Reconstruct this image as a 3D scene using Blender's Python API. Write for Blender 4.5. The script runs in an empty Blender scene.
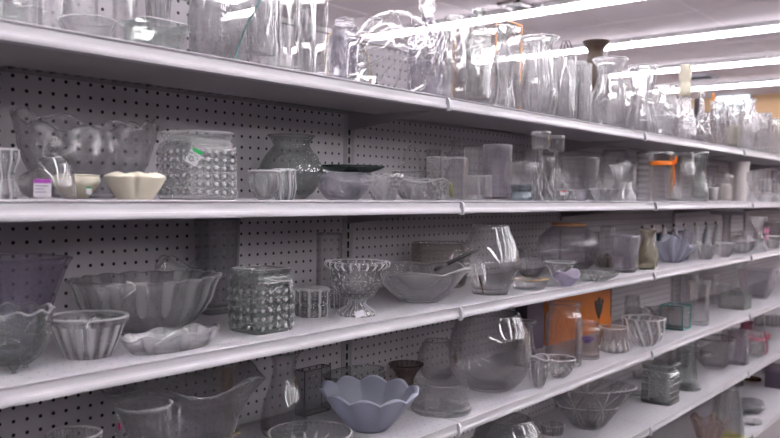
import bpy, bmesh, math, random
from mathutils import Vector, Matrix
random.seed(7)
PI = math.pi
sc = bpy.context.scene
COL = sc.collection
# ------------------------------------------------------------------ camera
EYE = 1.40
F = 792.0
CX, CY = 390.0, 219.0
def _axes():
    r1 = Vector((1046.6 - CX, CY - 202.4, F)).normalized()      # along the aisle
    r2 = Vector((-570.0 - CX, CY - 182.0, F))
    r2 = (r2 - r1 * r2.dot(r1)).normalized()                    # towards the back panel
    r3 = r2.cross(r1)
    if r3.y < 0: r3 = -r3
    return r1, r2, r3
A1, A2, A3 = _axes()
def ray(u, v):
    d = Vector((u - CX, CY - v, F))
    return Vector((d.dot(A1), d.dot(A2), d.dot(A3)))
def on_y(u, v, y):
    d = ray(u, v); d = d * (y / d.y); return Vector((d.x, d.y, d.z + EYE))
def on_z(u, v, z):
    d = ray(u, v); d = d * ((z - EYE) / d.z); return Vector((d.x, d.y, z))
def depth(p):
    q = Vector((p[0], p[1], p[2] - EYE)); c = A1 * q.x + A2 * q.y + A3 * q.z
    return c.z
cam_d = bpy.data.cameras.new('camera')
cam = bpy.data.objects.new('camera', cam_d); COL.objects.link(cam)
cam_d.sensor_width = 36.0
cam_d.lens = F / 780.0 * 36.0
cam_d.clip_start = 0.05; cam_d.clip_end = 100
right = Vector((A1.x, A2.x, A3.x)); up = Vector((A1.y, A2.y, A3.y)); fwd = Vector((A1.z, A2.z, A3.z))
M = Matrix((right, up, -fwd)).transposed().to_4x4()
M.translation = Vector((0, 0, EYE))
cam.matrix_world = M
cam_d.dof.use_dof = True
cam_d.dof.focus_distance = 1.75
cam_d.dof.aperture_fstop = 4.8
sc.camera = cam
# ------------------------------------------------------------------ light, exposure
w = bpy.data.worlds.new('world'); sc.world = w; w.use_nodes = True
w.node_tree.nodes['Background'].inputs[0].default_value = (0.9, 0.87, 0.95, 1)
w.node_tree.nodes['Background'].inputs[1].default_value = 0.06
LAMP = 37.0
sc.view_settings.view_transform = 'Standard'
sc.view_settings.look = 'None'
sc.view_settings.exposure = 0.0
sc.view_settings.gamma = 1.0
sc.view_settings.use_curve_mapping = False
cy = sc.cycles
cy.max_bounces = 14; cy.transmission_bounces = 12; cy.transparent_max_bounces = 40
cy.diffuse_bounces = 3; cy.glossy_bounces = 5
cy.caustics_reflective = False; cy.caustics_refractive = True
cy.sample_clamp_indirect = 4.0
cy.blur_glossy = 0.0
cy.use_denoising = True
# ------------------------------------------------------------------ materials
MATS = {}
TINT = 0.4                                           # light crosses four glass faces: each face takes a share of the tint
MILK = 0.9
REFR = 0.4                                          # share of thick, bending glass in the walls
EDGE = 0.9
def mat(name, color, rough=0.5, metal=0.0, spec=0.5, noise=0.0, nscale=40, bump=0.0):
    if name in MATS: return MATS[name]
    m = bpy.data.materials.new(name); m.use_nodes = True
    nt = m.node_tree; b = nt.nodes['Principled BSDF']
    b.inputs['Base Color'].default_value = (*color, 1)
    b.inputs['Roughness'].default_value = rough
    b.inputs['Metallic'].default_value = metal
    b.inputs['Specular IOR Level'].default_value = spec
    if noise or bump:
        tc = nt.nodes.new('ShaderNodeTexCoord'); n = nt.nodes.new('ShaderNodeTexNoise')
        n.inputs['Scale'].default_value = nscale; n.inputs['Detail'].default_value = 4
        nt.links.new(tc.outputs['Object'], n.inputs['Vector'])
        if noise:
            r = nt.nodes.new('ShaderNodeMapRange')
            r.inputs[3].default_value = 1 - noise; r.inputs[4].default_value = 1 + noise
            nt.links.new(n.outputs['Fac'], r.inputs[0])
            mx = nt.nodes.new('ShaderNodeVectorMath'); mx.operation = 'SCALE'
            mx.inputs[0].default_value = color
            nt.links.new(r.outputs[0], mx.inputs['Scale'])
            nt.links.new(mx.outputs[0], b.inputs['Base Color'])
        if bump:
            bp = nt.nodes.new('ShaderNodeBump'); bp.inputs['Strength'].default_value = bump
            bp.inputs['Distance'].default_value = 0.002
            nt.links.new(n.outputs['Fac'], bp.inputs['Height']); nt.links.new(bp.outputs[0], b.inputs['Normal'])
    MATS[name] = m
    return m
def glass(name, color=(1, 1, 1), rough=0.0, ior=1.47, thru=0.5, milk=0.0, milkc=(.92, .91, .94), bump=0.0, bscale=60, thruc=None, glint=0.22, refr=None):
    """clear or tinted glass: refracting glass, a share of plain see-through and a share of milkiness, with outline and rim light painted in"""
    if name in MATS: return MATS[name]
    color = tuple(c ** TINT for c in color); thruc = tuple(c ** TINT for c in thruc) if thruc else None
    milk = milk * (MILK if milk < .5 else 1.0)
    m = bpy.data.materials.new(name); m.use_nodes = True
    nt = m.node_tree; nt.nodes.clear()
    out = nt.nodes.new('ShaderNodeOutputMaterial')
    g = nt.nodes.new('ShaderNodeBsdfGlass'); g.inputs['Color'].default_value = (*color, 1)
    g.inputs['Roughness'].default_value = rough; g.inputs['IOR'].default_value = ior
    c2 = thruc or color
    def M_(op, x, y=None, z=None):
        n = nt.nodes.new('ShaderNodeMath'); n.operation = op
        for i, q in enumerate((x, y, z)):
            if q is None: continue
            if isinstance(q, (int, float)): n.inputs[i].default_value = q
            else: nt.links.new(q, n.inputs[i])
        return n.outputs[0]
    ge = nt.nodes.new('ShaderNodeNewGeometry'); dt = nt.nodes.new('ShaderNodeVectorMath'); dt.operation = 'DOT_PRODUCT'
    nt.links.new(ge.outputs['Normal'], dt.inputs[0]); nt.links.new(ge.outputs['Incoming'], dt.inputs[1])
    cosv = M_('ABSOLUTE', dt.outputs['Value']); inv = M_('SUBTRACT', 1.0, cosv)
    fr = M_('MULTIPLY_ADD', M_('POWER', inv, 3.0), .5, .055)       # reflection of a thin glass wall, stronger at its edges
    t = nt.nodes.new('ShaderNodeBsdfTransparent')                   # longer way through the wall near its outline
    ed = nt.nodes.new('ShaderNodeMix'); ed.data_type = 'RGBA'
    ed.inputs[6].default_value = (*c2, 1); ed.inputs[7].default_value = (*[q ** 3 * EDGE for q in c2], 1)
    nt.links.new(M_('POWER', inv, 5.0), ed.inputs[0]); nt.links.new(ed.outputs[2], t.inputs['Color'])
    gl = nt.nodes.new('ShaderNodeBsdfGlossy'); gl.inputs['Roughness'].default_value = max(.02, rough); gl.inputs['Color'].default_value = (1, 1, 1, 1)
    th = nt.nodes.new('ShaderNodeMixShader'); nt.links.new(fr, th.inputs[0])
    nt.links.new(t.outputs[0], th.inputs[1]); nt.links.new(gl.outputs[0], th.inputs[2])
    mx = nt.nodes.new('ShaderNodeMixShader'); mx.inputs[0].default_value = 1 - (refr if refr is not None else (1 - thru) * REFR)
    nt.links.new(g.outputs[0], mx.inputs[1]); nt.links.new(th.outputs[0], mx.inputs[2])
    last = mx
    if milk > 0 or glint:
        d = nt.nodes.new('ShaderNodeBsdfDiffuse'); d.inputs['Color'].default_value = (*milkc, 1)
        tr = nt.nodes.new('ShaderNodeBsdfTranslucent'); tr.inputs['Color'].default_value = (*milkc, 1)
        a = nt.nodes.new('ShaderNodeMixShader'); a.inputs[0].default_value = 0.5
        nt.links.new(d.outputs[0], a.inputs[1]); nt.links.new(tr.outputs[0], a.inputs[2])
        b = nt.nodes.new('ShaderNodeMixShader')                     # milkiness, plus outline brightness painted in for bent light
        milk_edge_light = M_('MULTIPLY_ADD', M_('POWER', inv, 2.3), .24 if milk < .5 else 0.0, milk)
        nt.links.new(milk_edge_light, b.inputs[0])
        if glint:                                                  # ridges and rims painted whiter for the light they catch
            at = nt.nodes.new('ShaderNodeAttribute'); at.attribute_name = 'glint'
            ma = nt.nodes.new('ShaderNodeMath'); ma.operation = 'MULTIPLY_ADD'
            ma.inputs[1].default_value = glint; nt.links.new(milk_edge_light, ma.inputs[2])
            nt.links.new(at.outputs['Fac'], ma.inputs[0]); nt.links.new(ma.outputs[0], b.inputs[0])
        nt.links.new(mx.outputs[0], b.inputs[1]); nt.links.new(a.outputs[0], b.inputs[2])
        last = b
    if bump:
        tc = nt.nodes.new('ShaderNodeTexCoord'); n = nt.nodes.new('ShaderNodeTexNoise')
        n.inputs['Scale'].default_value = bscale; n.inputs['Detail'].default_value = 2
        nt.links.new(tc.outputs['Object'], n.inputs['Vector'])
        bp = nt.nodes.new('ShaderNodeBump'); bp.inputs['Strength'].default_value = bump
        bp.inputs['Distance'].default_value = 0.003
        nt.links.new(n.outputs['Fac'], bp.inputs['Height']); nt.links.new(bp.outputs[0], g.inputs['Normal']); nt.links.new(bp.outputs[0], gl.inputs['Normal'])
    nt.links.new(last.outputs[0], out.inputs[0])
    MATS[name] = m
    return m
def emit(name, color, s):
    m = bpy.data.materials.new(name); m.use_nodes = True
    nt = m.node_tree; nt.nodes.clear()
    out = nt.nodes.new('ShaderNodeOutputMaterial'); e = nt.nodes.new('ShaderNodeEmission')
    e.inputs[0].default_value = (*color, 1); e.inputs[1].default_value = s
    nt.links.new(e.outputs[0], out.inputs[0]); m.cycles.emission_sampling = 'FRONT'; return m
def dotted(name, base, hole, pitch, rad, ox, oz, axis='XZ', rough=0.5, noise=0.06, margin=None):
    """painted metal or board punched with a regular grid of small dark holes (world-metric object coordinates)"""
    m = bpy.data.materials.new(name); m.use_nodes = True
    nt = m.node_tree; b = nt.nodes['Principled BSDF']; b.inputs['Roughness'].default_value = rough
    tc = nt.nodes.new('ShaderNodeTexCoord'); sp = nt.nodes.new('ShaderNodeSeparateXYZ')
    nt.links.new(tc.outputs['Object'], sp.inputs[0])
    def math_(op, a, b_=None):
        n = nt.nodes.new('ShaderNodeMath'); n.operation = op
        for i, q in enumerate((a, b_)):
            if q is None: continue
            if isinstance(q, (int, float)): n.inputs[i].default_value = q
            else: nt.links.new(q, n.inputs[i])
        return n.outputs[0]
    def cell(o, off):
        q = math_('DIVIDE', math_('SUBTRACT', o, off), pitch)
        q = math_('SUBTRACT', math_('FRACT', math_('ADD', q, 100.5)), 0.5)
        return math_('MULTIPLY', q, pitch)
    a = cell(sp.outputs['X'], ox); c = cell(sp.outputs[axis[1]], oz)
    d = math_('SQRT', math_('ADD', math_('MULTIPLY', a, a), math_('MULTIPLY', c, c)))
    k = math_('LESS_THAN', d, rad)
    if margin:
        k = math_('MULTIPLY', k, math_('LESS_THAN', math_('ABSOLUTE', sp.outputs['X']), margin))
    n = nt.nodes.new('ShaderNodeTexNoise'); n.inputs['Scale'].default_value = 9; n.inputs['Detail'].default_value = 5
    nt.links.new(tc.outputs['Object'], n.inputs['Vector'])
    r = nt.nodes.new('ShaderNodeMapRange'); r.inputs[3].default_value = 1 - noise; r.inputs[4].default_value = 1 + noise
    nt.links.new(n.outputs['Fac'], r.inputs[0])
    vm = nt.nodes.new('ShaderNodeVectorMath'); vm.operation = 'SCALE'; vm.inputs[0].default_value = base
    nt.links.new(r.outputs[0], vm.inputs['Scale'])
    mx = nt.nodes.new('ShaderNodeMix'); mx.data_type = 'RGBA'
    nt.links.new(k, mx.inputs[0]); nt.links.new(vm.outputs[0], mx.inputs[6]); mx.inputs[7].default_value = (*hole, 1)
    nt.links.new(mx.outputs[2], b.inputs['Base Color'])
    return m
# ------------------------------------------------------------------ mesh helpers
def link(name, me, m, parent=None, smooth=True):
    o = bpy.data.objects.new(name, me); COL.objects.link(o)
    for q in (m if isinstance(m, (list, tuple)) else [m]): me.materials.append(q)
    if smooth:
        for p in me.polygons: p.use_smooth = True
    if parent: o.parent = parent
    return o
def from_data(name, vs, fs, m, parent=None, smooth=True):
    me = bpy.data.meshes.new(name); me.from_pydata([tuple(v) for v in vs], [], fs); me.update()
    return link(name, me, m, parent, smooth)
class MB:
    def __init__(s): s.v = []; s.f = []; s.mi = []
    def quadbox(s, x0, x1, y0, y1, z0, z1, mi=0):
        b = len(s.v)
        s.v += [(x, y, z) for x in (x0, x1) for y in (y0, y1) for z in (z0, z1)]
        for q in ((0, 1, 3, 2), (4, 6, 7, 5), (0, 4, 5, 1), (2, 3, 7, 6), (0, 2, 6, 4), (1, 5, 7, 3)):
            s.f.append(tuple(b + i for i in q)); s.mi.append(mi)
        return s
    def poly(s, pts, th, d, mi=0):
        """extrude a planar polygon by vector d*th"""
        b = len(s.v); n = len(pts); d = Vector(d) * th
        s.v += [tuple(p) for p in pts] + [tuple(Vector(p) + d) for p in pts]
        s.f.append(tuple(b + i for i in range(n))[::-1]); s.mi.append(mi)
        s.f.append(tuple(b + n + i for i in range(n))); s.mi.append(mi)
        for i in range(n):
            j = (i + 1) % n
            s.f.append((b + i, b + j, b + n + j, b + n + i)); s.mi.append(mi)
        return s
    def tube(s, pts, r, n=8, mi=0, closed=False):
        pts = [Vector(p) for p in pts]; L = len(pts); b = len(s.v)
        prev = None
        for i, p in enumerate(pts):
            if closed: t = pts[(i + 1) % L] - pts[i - 1]
            else: t = pts[min(i + 1, L - 1)] - pts[max(i - 1, 0)]
            t.normalize()
            a = prev if prev else (Vector((0, 0, 1)) if abs(t.z) < .9 else Vector((1, 0, 0)))
            a = (a - t * a.dot(t)).normalized(); prev = a
            c = t.cross(a); rr = r[i] if isinstance(r, (list, tuple)) else r
            for k in range(n):
                q = 2 * PI * k / n
                s.v.append(tuple(p + (a * math.cos(q) + c * math.sin(q)) * rr))
        for i in range(L if closed else L - 1):
            j = (i + 1) % L
            for k in range(n):
                l = (k + 1) % n
                s.f.append((b + i * n + k, b + i * n + l, b + j * n + l, b + j * n + k)); s.mi.append(mi)
        if not closed:
            s.f.append(tuple(b + k for k in range(n))[::-1]); s.mi.append(mi)
            s.f.append(tuple(b + (L - 1) * n + k for k in range(n))); s.mi.append(mi)
        return s
    def build(s, name, m, parent=None, smooth=False):
        o = from_data(name, s.v, s.f, m, parent, smooth)
        for p, i in zip(o.data.polygons, s.mi): p.material_index = i
        return o
def bevel(o, wdt=0.001, seg=2):
    md = o.modifiers.new('bevel', 'BEVEL'); md.width = wdt; md.segments = seg; md.limit_method = 'ANGLE'
    return o
def tag(o, label=None, cat=None, group=None, kind=None):
    if label: o['label'] = label
    if cat: o['category'] = cat
    if group: o['group'] = group
    if kind: o['kind'] = kind
    return o
def empty(name, loc, rz=0):
    o = bpy.data.objects.new(name, None); COL.objects.link(o)
    o.location = loc; o.rotation_euler = (0, 0, rz); o.empty_display_size = .02
    return o
def catmull(pts, n):
    """sample a polyline profile smoothly; doubled points make a corner"""
    P = [Vector(p).to_2d() for p in pts]
    segs = []
    L = [(P[i + 1] - P[i]).length for i in range(len(P) - 1)]
    tot = sum(L) or 1
    out = []
    for i in range(len(P) - 1):
        if L[i] < 1e-6: continue
        k = max(2, round(n * L[i] / tot))
        p1, p2 = P[i], P[i + 1]
        p0 = P[i - 1] if i > 0 and L[i - 1] > 1e-6 else p1 - (p2 - p1)
        p3 = P[i + 2] if i + 2 < len(P) and L[i + 1] > 1e-6 else p2 + (p2 - p1)
        # tension scaled to avoid overshoot on uneven steps
        m1 = (p2 - p0) * (L[i] / max(1e-6, (p1 - p0).length + L[i]))
        m2 = (p3 - p1) * (L[i] / max(1e-6, (p3 - p2).length + L[i]))
        for j in range(k):
            t = j / k; t2 = t * t; t3 = t2 * t
            out.append(p1 * (2 * t3 - 3 * t2 + 1) + m1 * (t3 - 2 * t2 + t) + p2 * (-2 * t3 + 3 * t2) + m2 * (t3 - t2))
    out.append(P[-1])
    return out
def shape_r(th, sq):
    if not sq: return 1.0
    c, s_ = abs(math.cos(th)), abs(math.sin(th))
    return 1.0 / ((c ** sq + s_ ** sq) ** (1.0 / sq))
REL = []
RIM_GLINT = []
def vessel_mesh(prof, R, H, wall=.0035, base=.006, seg=64, rings=28, mod=None, zmod=None, sq=0, dy=1.0, inmod=0.0, solid=False):
    """one closed glass wall: outer skin, rounded rim, inner skin, thick bottom"""
    out = catmull([(r * R, z * H) for r, z in prof], rings)
    out = [Vector((max(p.x, .0004), p.y)) for p in out]
    n = len(out)
    rings_ = []          # (r, z, t, weight of modulation)
    for i, p in enumerate(out): rings_.append((p.x, p.y, i / (n - 1), 1.0))
    if not solid:
        nor = []
        for i in range(n):
            t = (out[min(i + 1, n - 1)] - out[max(i - 1, 0)])
            if t.length < 1e-9: t = Vector((0, 1))
            t.normalize(); nor.append(Vector((-t.y, t.x)))
        t = (out[-1] - out[-2]).normalized()
        top = out[-1] + nor[-1] * wall * .5 + t * wall * .45
        rings_.append((top.x, top.y, 1.0, 1.0))
        inner = []
        for i in range(n - 1, -1, -1):
            q = out[i] + nor[i] * wall
            if q.y < base or q.x < .001: break
            inner.append((q.x, q.y, i / (n - 1), inmod))
        if not inner: inner = [(out[-1].x * .9, max(base, out[-1].y - wall), 1.0, inmod)]
        rings_ += inner
        lx, lz, lt, _ = inner[-1]
        rings_.append((lx * .6, max(base * .8, min(lz, base)), lt, 0)); 
    vs, fs = [], []
    REL.clear()
    if not solid:                                                   # a slightly rolled rim
        for j in (-2, -1):
            k_ = n + j; rings_[k_] = (rings_[k_][0] + wall * (.25 if j == -2 else .4), *rings_[k_][1:])
    RIM_GLINT.clear()
    for ri, (r, z, t, wgt) in enumerate(rings_):
        RIM_GLINT.extend([(.75 if (not solid and n - 1 <= ri <= n + 1) else .35 if ri <= 1 else 0.0)] * seg)  # rims and base edges painted pale, as if catching light
        for k in range(seg):
            th = 2 * PI * k / seg; ta = th
            if sq >= 5:                                             # even steps along a square outline
                s8 = k / seg * 8; face = int((s8 + 1) // 2) % 4; f_ = (s8 + 1) % 2 - 1
                ta = face * PI / 2 + math.atan(f_)
            rr = r * shape_r(ta, sq)
            mv = mod(th, t) if mod and wgt else 0.0
            rr *= 1 + wgt * mv; REL.append(mv)
            zz = z + (zmod(th, t) * H if zmod else 0)
            vs.append((rr * math.cos(ta), rr * math.sin(ta) * dy, max(zz, 0)))
    m_ = len(rings_)
    for i in range(m_ - 1):
        for k in range(seg):
            l = (k + 1) % seg
            fs.append((i * seg + k, i * seg + l, (i + 1) * seg + l, (i + 1) * seg + k))
    c0 = len(vs); vs.append((0, 0, 0 if out[0].y < 1e-5 else out[0].y))
    zt = rings_[-1][1]
    c1 = len(vs); vs.append((0, 0, zt))
    for k in range(seg):
        l = (k + 1) % seg
        fs.append((c0, l, k)); fs.append((c1, (m_ - 1) * seg + k, (m_ - 1) * seg + l))
    REL.extend([0.0, 0.0]); RIM_GLINT.extend([0.0, 0.0])
    return vs, fs
def ribs(n, a, p=1): return lambda th, t: a * math.cos(n * th)
def flutes(n, a): return lambda th, t: -a * (1 - abs(math.cos(n * th / 2)))
def twist(n, a, k): return lambda th, t: a * math.cos(n * th + k * t)
def diamonds(n, m, a):
    return lambda th, t: a * (abs(math.sin(n * th / 2 + PI * m * t)) * abs(math.sin(n * th / 2 - PI * m * t)) * 2 - 1) * (1 if .08 < t < .93 else 0)
def hobs(n, m, a, lo=.1, hi=.8):
    def f(th, t):
        if not lo < t < hi: return 0
        s = (t - lo) / (hi - lo)
        return a * max(0, math.sin(n * th / 2) ** 2 * math.sin(PI * m * s) ** 2 - .35) / .65
    return f
def bumps(n, m, a, lo=.1, hi=.8):
    def f(th, t):
        if not lo < t < hi: return 0
        s = (t - lo) / (hi - lo)
        return a * math.sqrt(max(0, (math.cos(n * th / 2) ** 2 * math.sin(PI * m * s) ** 2 - .25) / .75))
    return f
def stars(n, a):
    return lambda th, t: -a * (max(0, math.cos(n * th)) ** 6) * (1 if .15 < t < .85 else 0) - a * .5 * max(0, math.cos(n * th * 2 + 9 * t)) ** 4
def starburst(n, rays, a, r0=.42, tc=.55, asp=1.0):
    """wheel-cut stars around the wall"""
    def f(th, t):
        u = ((th * n / (2 * PI)) % 1 - .5) * 2 * asp; v = (t - tc) * 2
        r = math.hypot(u, v)
        if r > 1.0: return 0
        ph = math.atan2(v, u)
        return -a * max(0, math.cos(rays * ph / 2)) ** 2 ** (3 + 3 * r) * (1 - r * .8) if 0 else -a * (abs(math.cos(rays * ph / 2)) ** (2 + 14 * r)) * (1 - .5 * r) * (1 if r > .05 else 1)
    return f
def grid(n, m, a):
    return lambda th, t: -a * max(max(0, math.cos(n * th)) ** 4, max(0, math.cos(2 * PI * m * t)) ** 4) * (1 if .06 < t < .86 else 0)
def bark(a):
    return lambda th, t: a * (math.sin(7 * th + 11 * t) * math.sin(5 * th - 17 * t + 1) + .6 * math.sin(13 * th + 5 * math.sin(9 * t)))
def ruffle(n, a, p=3): return lambda th, t: a * math.cos(n * th) * t ** p
def addm(*fs): return lambda th, t: sum(f(th, t) for f in fs)
PROF = dict(
    cyl=[(.97, 0), (1, .02), (1, .5), (1, 1)],
    tumbler=[(.8, 0), (.84, .03), (.92, .5), (1, 1)],
    bowl=[(.42, 0), (.45, .03), (.62, .15), (.85, .5), (.96, .8), (1, 1)],
    deep=[(.5, 0), (.55, .03), (.82, .25), (.96, .6), (1, 1)],
    flare=[(.45, 0), (.48, .05), (.7, .45), (1, 1)],
    cone=[(.3, 0), (.33, .03), (.62, .45), (.84, .78), (1, 1)],
    plate=[(.5, 0), (.55, .08), (.8, .5), (1, 1)],
    globe=[(.42, 0), (.6, .03), (.9, .25), (1, .48), (.92, .74), (.72, .93), (.62, 1)],
    belly=[(.58, 0), (.66, .03), (.95, .25), (1, .38), (.86, .6), (.64, .8), (.6, .86), (.66, .95), (.72, 1)],
    hour=[(.82, 0), (.95, .06), (1, .2), (.82, .45), (.62, .72), (.66, .84), (.9, 1)],
    trumpet=[(.62, 0), (.6, .05), (.5, .2), (.52, .5), (.7, .8), (1, 1)],
    carafe=[(.9, 0), (1, .05), (1, .25), (.8, .45), (.58, .68), (.6, .85), (.8, 1)],
    bottle=[(.95, 0), (1, .03), (1, .3), (1, .58), (.86, .68), (.42, .76), (.36, .8), (.35, .92), (.46, .94), (.45, 1)],
    decanter=[(.9, 0), (1, .05), (1, .2), (.7, .42), (.3, .62), (.24, .8), (.34, .97), (.36, 1)],
    jar=[(.94, 0), (1, .03), (1, .4), (1, .76), (.97, .82), (.86, .86), (.84, .9), (.9, .93), (.93, .97), (.92, 1)],
    squat=[(.7, 0), (.8, .04), (1, .35), (1, .6), (.9, .85), (.94, 1)],
    dome=[(1, 0), (1, .1), (.98, .35), (.84, .65), (.5, .92), (.2, 1)],
    taper=[(.62, 0), (.66, .04), (.96, .36), (1, .48), (.9, .72), (.62, 1)],
    wedge=[(.62, 0), (.68, .04), (.86, .4), (.96, .8), (1, 1)],
    goblet=[(.3, 0), (.5, .1), (.85, .4), (.95, .7), (.88, 1)],
    cup=[(.7, 0), (.95, .1), (1, .3), (1, 1)],
    foot=[(1, 0), (1, .06), (.85, .14), (.35, .45), (.3, .7), (.5, 1)],
    stem=[(1, 0), (1, .02), (.7, .05), (.26, .12), (.2, .4), (.18, .7), (.3, .96), (.4, 1)],
    knob=[(.5, 0), (.35, .12), (.75, .4), (1, .62), (.8, .85), (.3, 1)],
    disc=[(.9, 0), (1, .2), (1, .8), (.9, 1)],
)
# ------------------------------------------------------------------ glass and paint colours
CLEAR = glass('clear_glass', (.985, .985, .985), thru=.85, milk=.02)
TOPC = glass('backlit_haze_glass', (.99, .99, .995), refr=.3, milk=.12, milkc=(.9, .89, .92))  # top-shelf clear glass, backlit haze painted in as milkiness
GLOBE = glass('globe_glass', (.985, .985, .985), refr=.12, milk=.015)
SOLIDG = glass('solid_clear_glass', (.985, .985, .99), refr=.35, milk=.16)
THIN = glass('thin_clear_glass', (.985, .985, .985), thru=0.70)
DUSTY = glass('dusty_clear_glass', (.97, .97, .975), thru=0.58, milk=.10)
PRESSC = glass('pressed_clear_glass', (.96, .975, .965), thru=.7, milk=.05, glint=.65)
RUFF = glass('thin_wavy_glass', (.97, .97, .975), rough=.12, thru=.85, milk=.05)
PRESSED = glass('pressed_glass', (.98, .98, .985), thru=.6, milk=.05, bump=.35, bscale=90, glint=.65)
CUT = glass('cut_glass', (.98, .98, .98), thru=.55, milk=.06, bump=.5, bscale=140, glint=.8)
FROST = glass('frosted_glass', (.97, .97, .98), rough=.08, thru=.7, milk=.16)
WHITEG = glass('milky_white_glass', (.95, .95, .96), rough=.3, thru=0.28, milk=.8, milkc=(.86, .84, .84))
GREEN = glass('green_tinted_glass', (.88, .94, .90), glint=.45, thru=0.48, milk=.05, thruc=(.9, .96, .92))
OLIVE = glass('grey_green_glass', (.88, .93, .89), thru=0.68, milk=.06, thruc=(.88, .93, .90))
DKGREEN = glass('dark_green_glass', (.30, .42, .36), thru=0.48, milk=.15, milkc=(.10, .16, .13))
SMOKE = glass('smoke_grey_glass', (.72, .73, .74), thru=0.53, milk=.05, thruc=(.76, .77, .78))
LAV = glass('lavender_glass', (.95, .935, .98), thru=0.53, milk=.08, milkc=(.80, .77, .86))
PURPLE = glass('purple_tinted_glass', (.86, .82, .93), thru=0.68, milk=.05, milkc=(.4, .34, .5), thruc=(.87, .84, .94))
BLUE = glass('pale_blue_glass', (.78, .92, .97), thru=0.48, milk=.08, milkc=(.6, .85, .95))
OPAL = glass('blue_opal_glass', (.80, .84, .97), rough=.1, thru=0.26, milk=.72, milkc=(.72, .745, .86))
AMBER = glass('amber_glass', (.85, .55, .25), thru=0.48, milk=.1, milkc=(.5, .25, .08))
TEAL = glass('teal_glass_edge', (.15, .65, .58), thru=0.28, milk=.5, milkc=(.06, .42, .38))
EDGEG = glass('green_glass_edge', (.15, .55, .3), thru=0.28, milk=.5, milkc=(.04, .28, .12))
CREAM = mat('cream_wax', (.78, .72, .58), .45, noise=.04, nscale=60)
COPPER = mat('copper_metal', (.80, .42, .20), .35, .7)
BLACK = mat('black_plastic', (.012, .012, .015), .35)
DARKW = mat('dark_wire', (.05, .04, .045), .4, .6)
WHITE = mat('white_plastic', (.8, .78, .8), .4)
PAPER = mat('label_paper', (.82, .80, .84), .6)
INK = mat('label_ink', (.12, .11, .14), .6)
GRN = mat('green_label', (.02, .42, .12), .5)
PUR = mat('purple_label', (.50, .10, .55), .5)
RED = mat('red_label', (.85, .04, .03), .5)
PINKL = mat('hot_pink_label', (.9, .02, .25), .5)
ORANGE = mat('orange_ribbon', (1.0, .25, .02), .5)
PINK = mat('pink_ribbon', (.85, .28, .36), .5)
PINKF = mat('pink_petals', (.72, .18, .38), .55)
WOOD = mat('tan_wood', (.42, .32, .20), .6, noise=.15, nscale=30)
BROWN = mat('brown_glaze', (.055, .032, .02), .45, noise=.5, nscale=18)
GOLD = mat('gold_trim', (.75, .5, .2), .3, .6)
YEL = mat('yellow_label', (.75, .6, .02), .5)
DKBOX = mat('dark_purple_card', (.10, .075, .11), .6)
TBOX = mat('teal_card', (.03, .12, .17), .5)
# ------------------------------------------------------------------ the room
PAINT = (.52, .50, .53)
ceil_m = mat('ceiling_panels', (.56, .50, .545), .9, noise=.05, nscale=2)
floor_m = mat('floor_vinyl', (.24, .23, .23), .45, noise=.08, nscale=3)
tan_m = mat('tan_wall_paint', (.50, .33, .19), .8, noise=.05, nscale=2)
wall_m = mat('pale_wall_paint', (.55, .52, .54), .8, noise=.05, nscale=2)
X0, X1, Y0, Y1, ZC = -7.0, 20.1, -16.5, 13.0, EYE + 2.45
def struct(name, o): o.name = name; o['kind'] = 'structure'; return o
struct('floor', MB().quadbox(X0, X1, Y0, Y1, -.1, 0).build('floor', floor_m))
struct('ceiling', MB().quadbox(X0, X1, Y0, Y1, ZC + .02, ZC + .12).build('ceiling', ceil_m))
struct('wall_far', MB().quadbox(X1, X1 + .15, Y0, Y1, 0, ZC + .02).build('wall_far', tan_m))
struct('wall_near', MB().quadbox(X0 - .15, X0, Y0, Y1, 0, ZC + .02).build('wall_near', wall_m))
struct('wall_left', MB().quadbox(X0, X1, Y1, Y1 + .15, 0, ZC + .02).build('wall_left', wall_m))
struct('wall_right', MB().quadbox(X0, X1, Y0 - .15, Y0, 0, ZC + .02).build('wall_right', wall_m))
g = MB()                                            # ceiling grid bars between the panels
for i in range(23): g.quadbox(X0 + .61 + i * 1.22, X0 + .635 + i * 1.22, Y0, Y1, ZC + .012, ZC + .021)
for j in range(24): g.quadbox(X0, X1, Y0 + .6 + j * 1.22, Y0 + .625 + j * 1.22, ZC + .013, ZC + .021)
struct('trim_1', g.build('trim_1', mat('ceiling_grid', (.62, .56, .6), .8)))
LM = emit('fluorescent_tube', (1.0, .96, 1.0), LAMP)
LH = mat('lamp_housing', (.8, .78, .8), .5)
ranks = ['ninth', 'eighth', 'seventh', 'sixth', 'fifth', 'fourth', 'third', 'second', 'first']
li = 0
for k in range(-4, 4):
    xc = 9.17 + k * 2.82
    for j in range(0, 18):
        y = -3.7 + (j - 5) * 1.25 if j > 4 else -3.7 - 2.5 * (5 - j)
        hl = .61 if j > 4 else 1.235
        if y + 1.25 > Y1: continue
        o = empty('ceiling_strip_light', (xc, y + hl, ZC - .08))
        MB().quadbox(-.09, .09, -hl, hl, .03, .10).build('housing', LH, o)
        q = MB(); 
        pr = [(-.085, .03), (-.06, -.012), (.06, -.012), (.085, .03)]
        q.v = [(x, yy, z) for yy in (-hl + .01, hl - .01) for x, z in pr]
        q.f = [(0, 1, 5, 4), (1, 2, 6, 5), (2, 3, 7, 6), (0, 3, 2, 1), (4, 5, 6, 7)]; q.mi = [0] * 5
        q.build('diffuser', LM, o)
        tag(o, 'white fluorescent strip light in one of the long rows across the ceiling', 'ceiling light', 'fluorescent strip lights on the ceiling')
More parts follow.
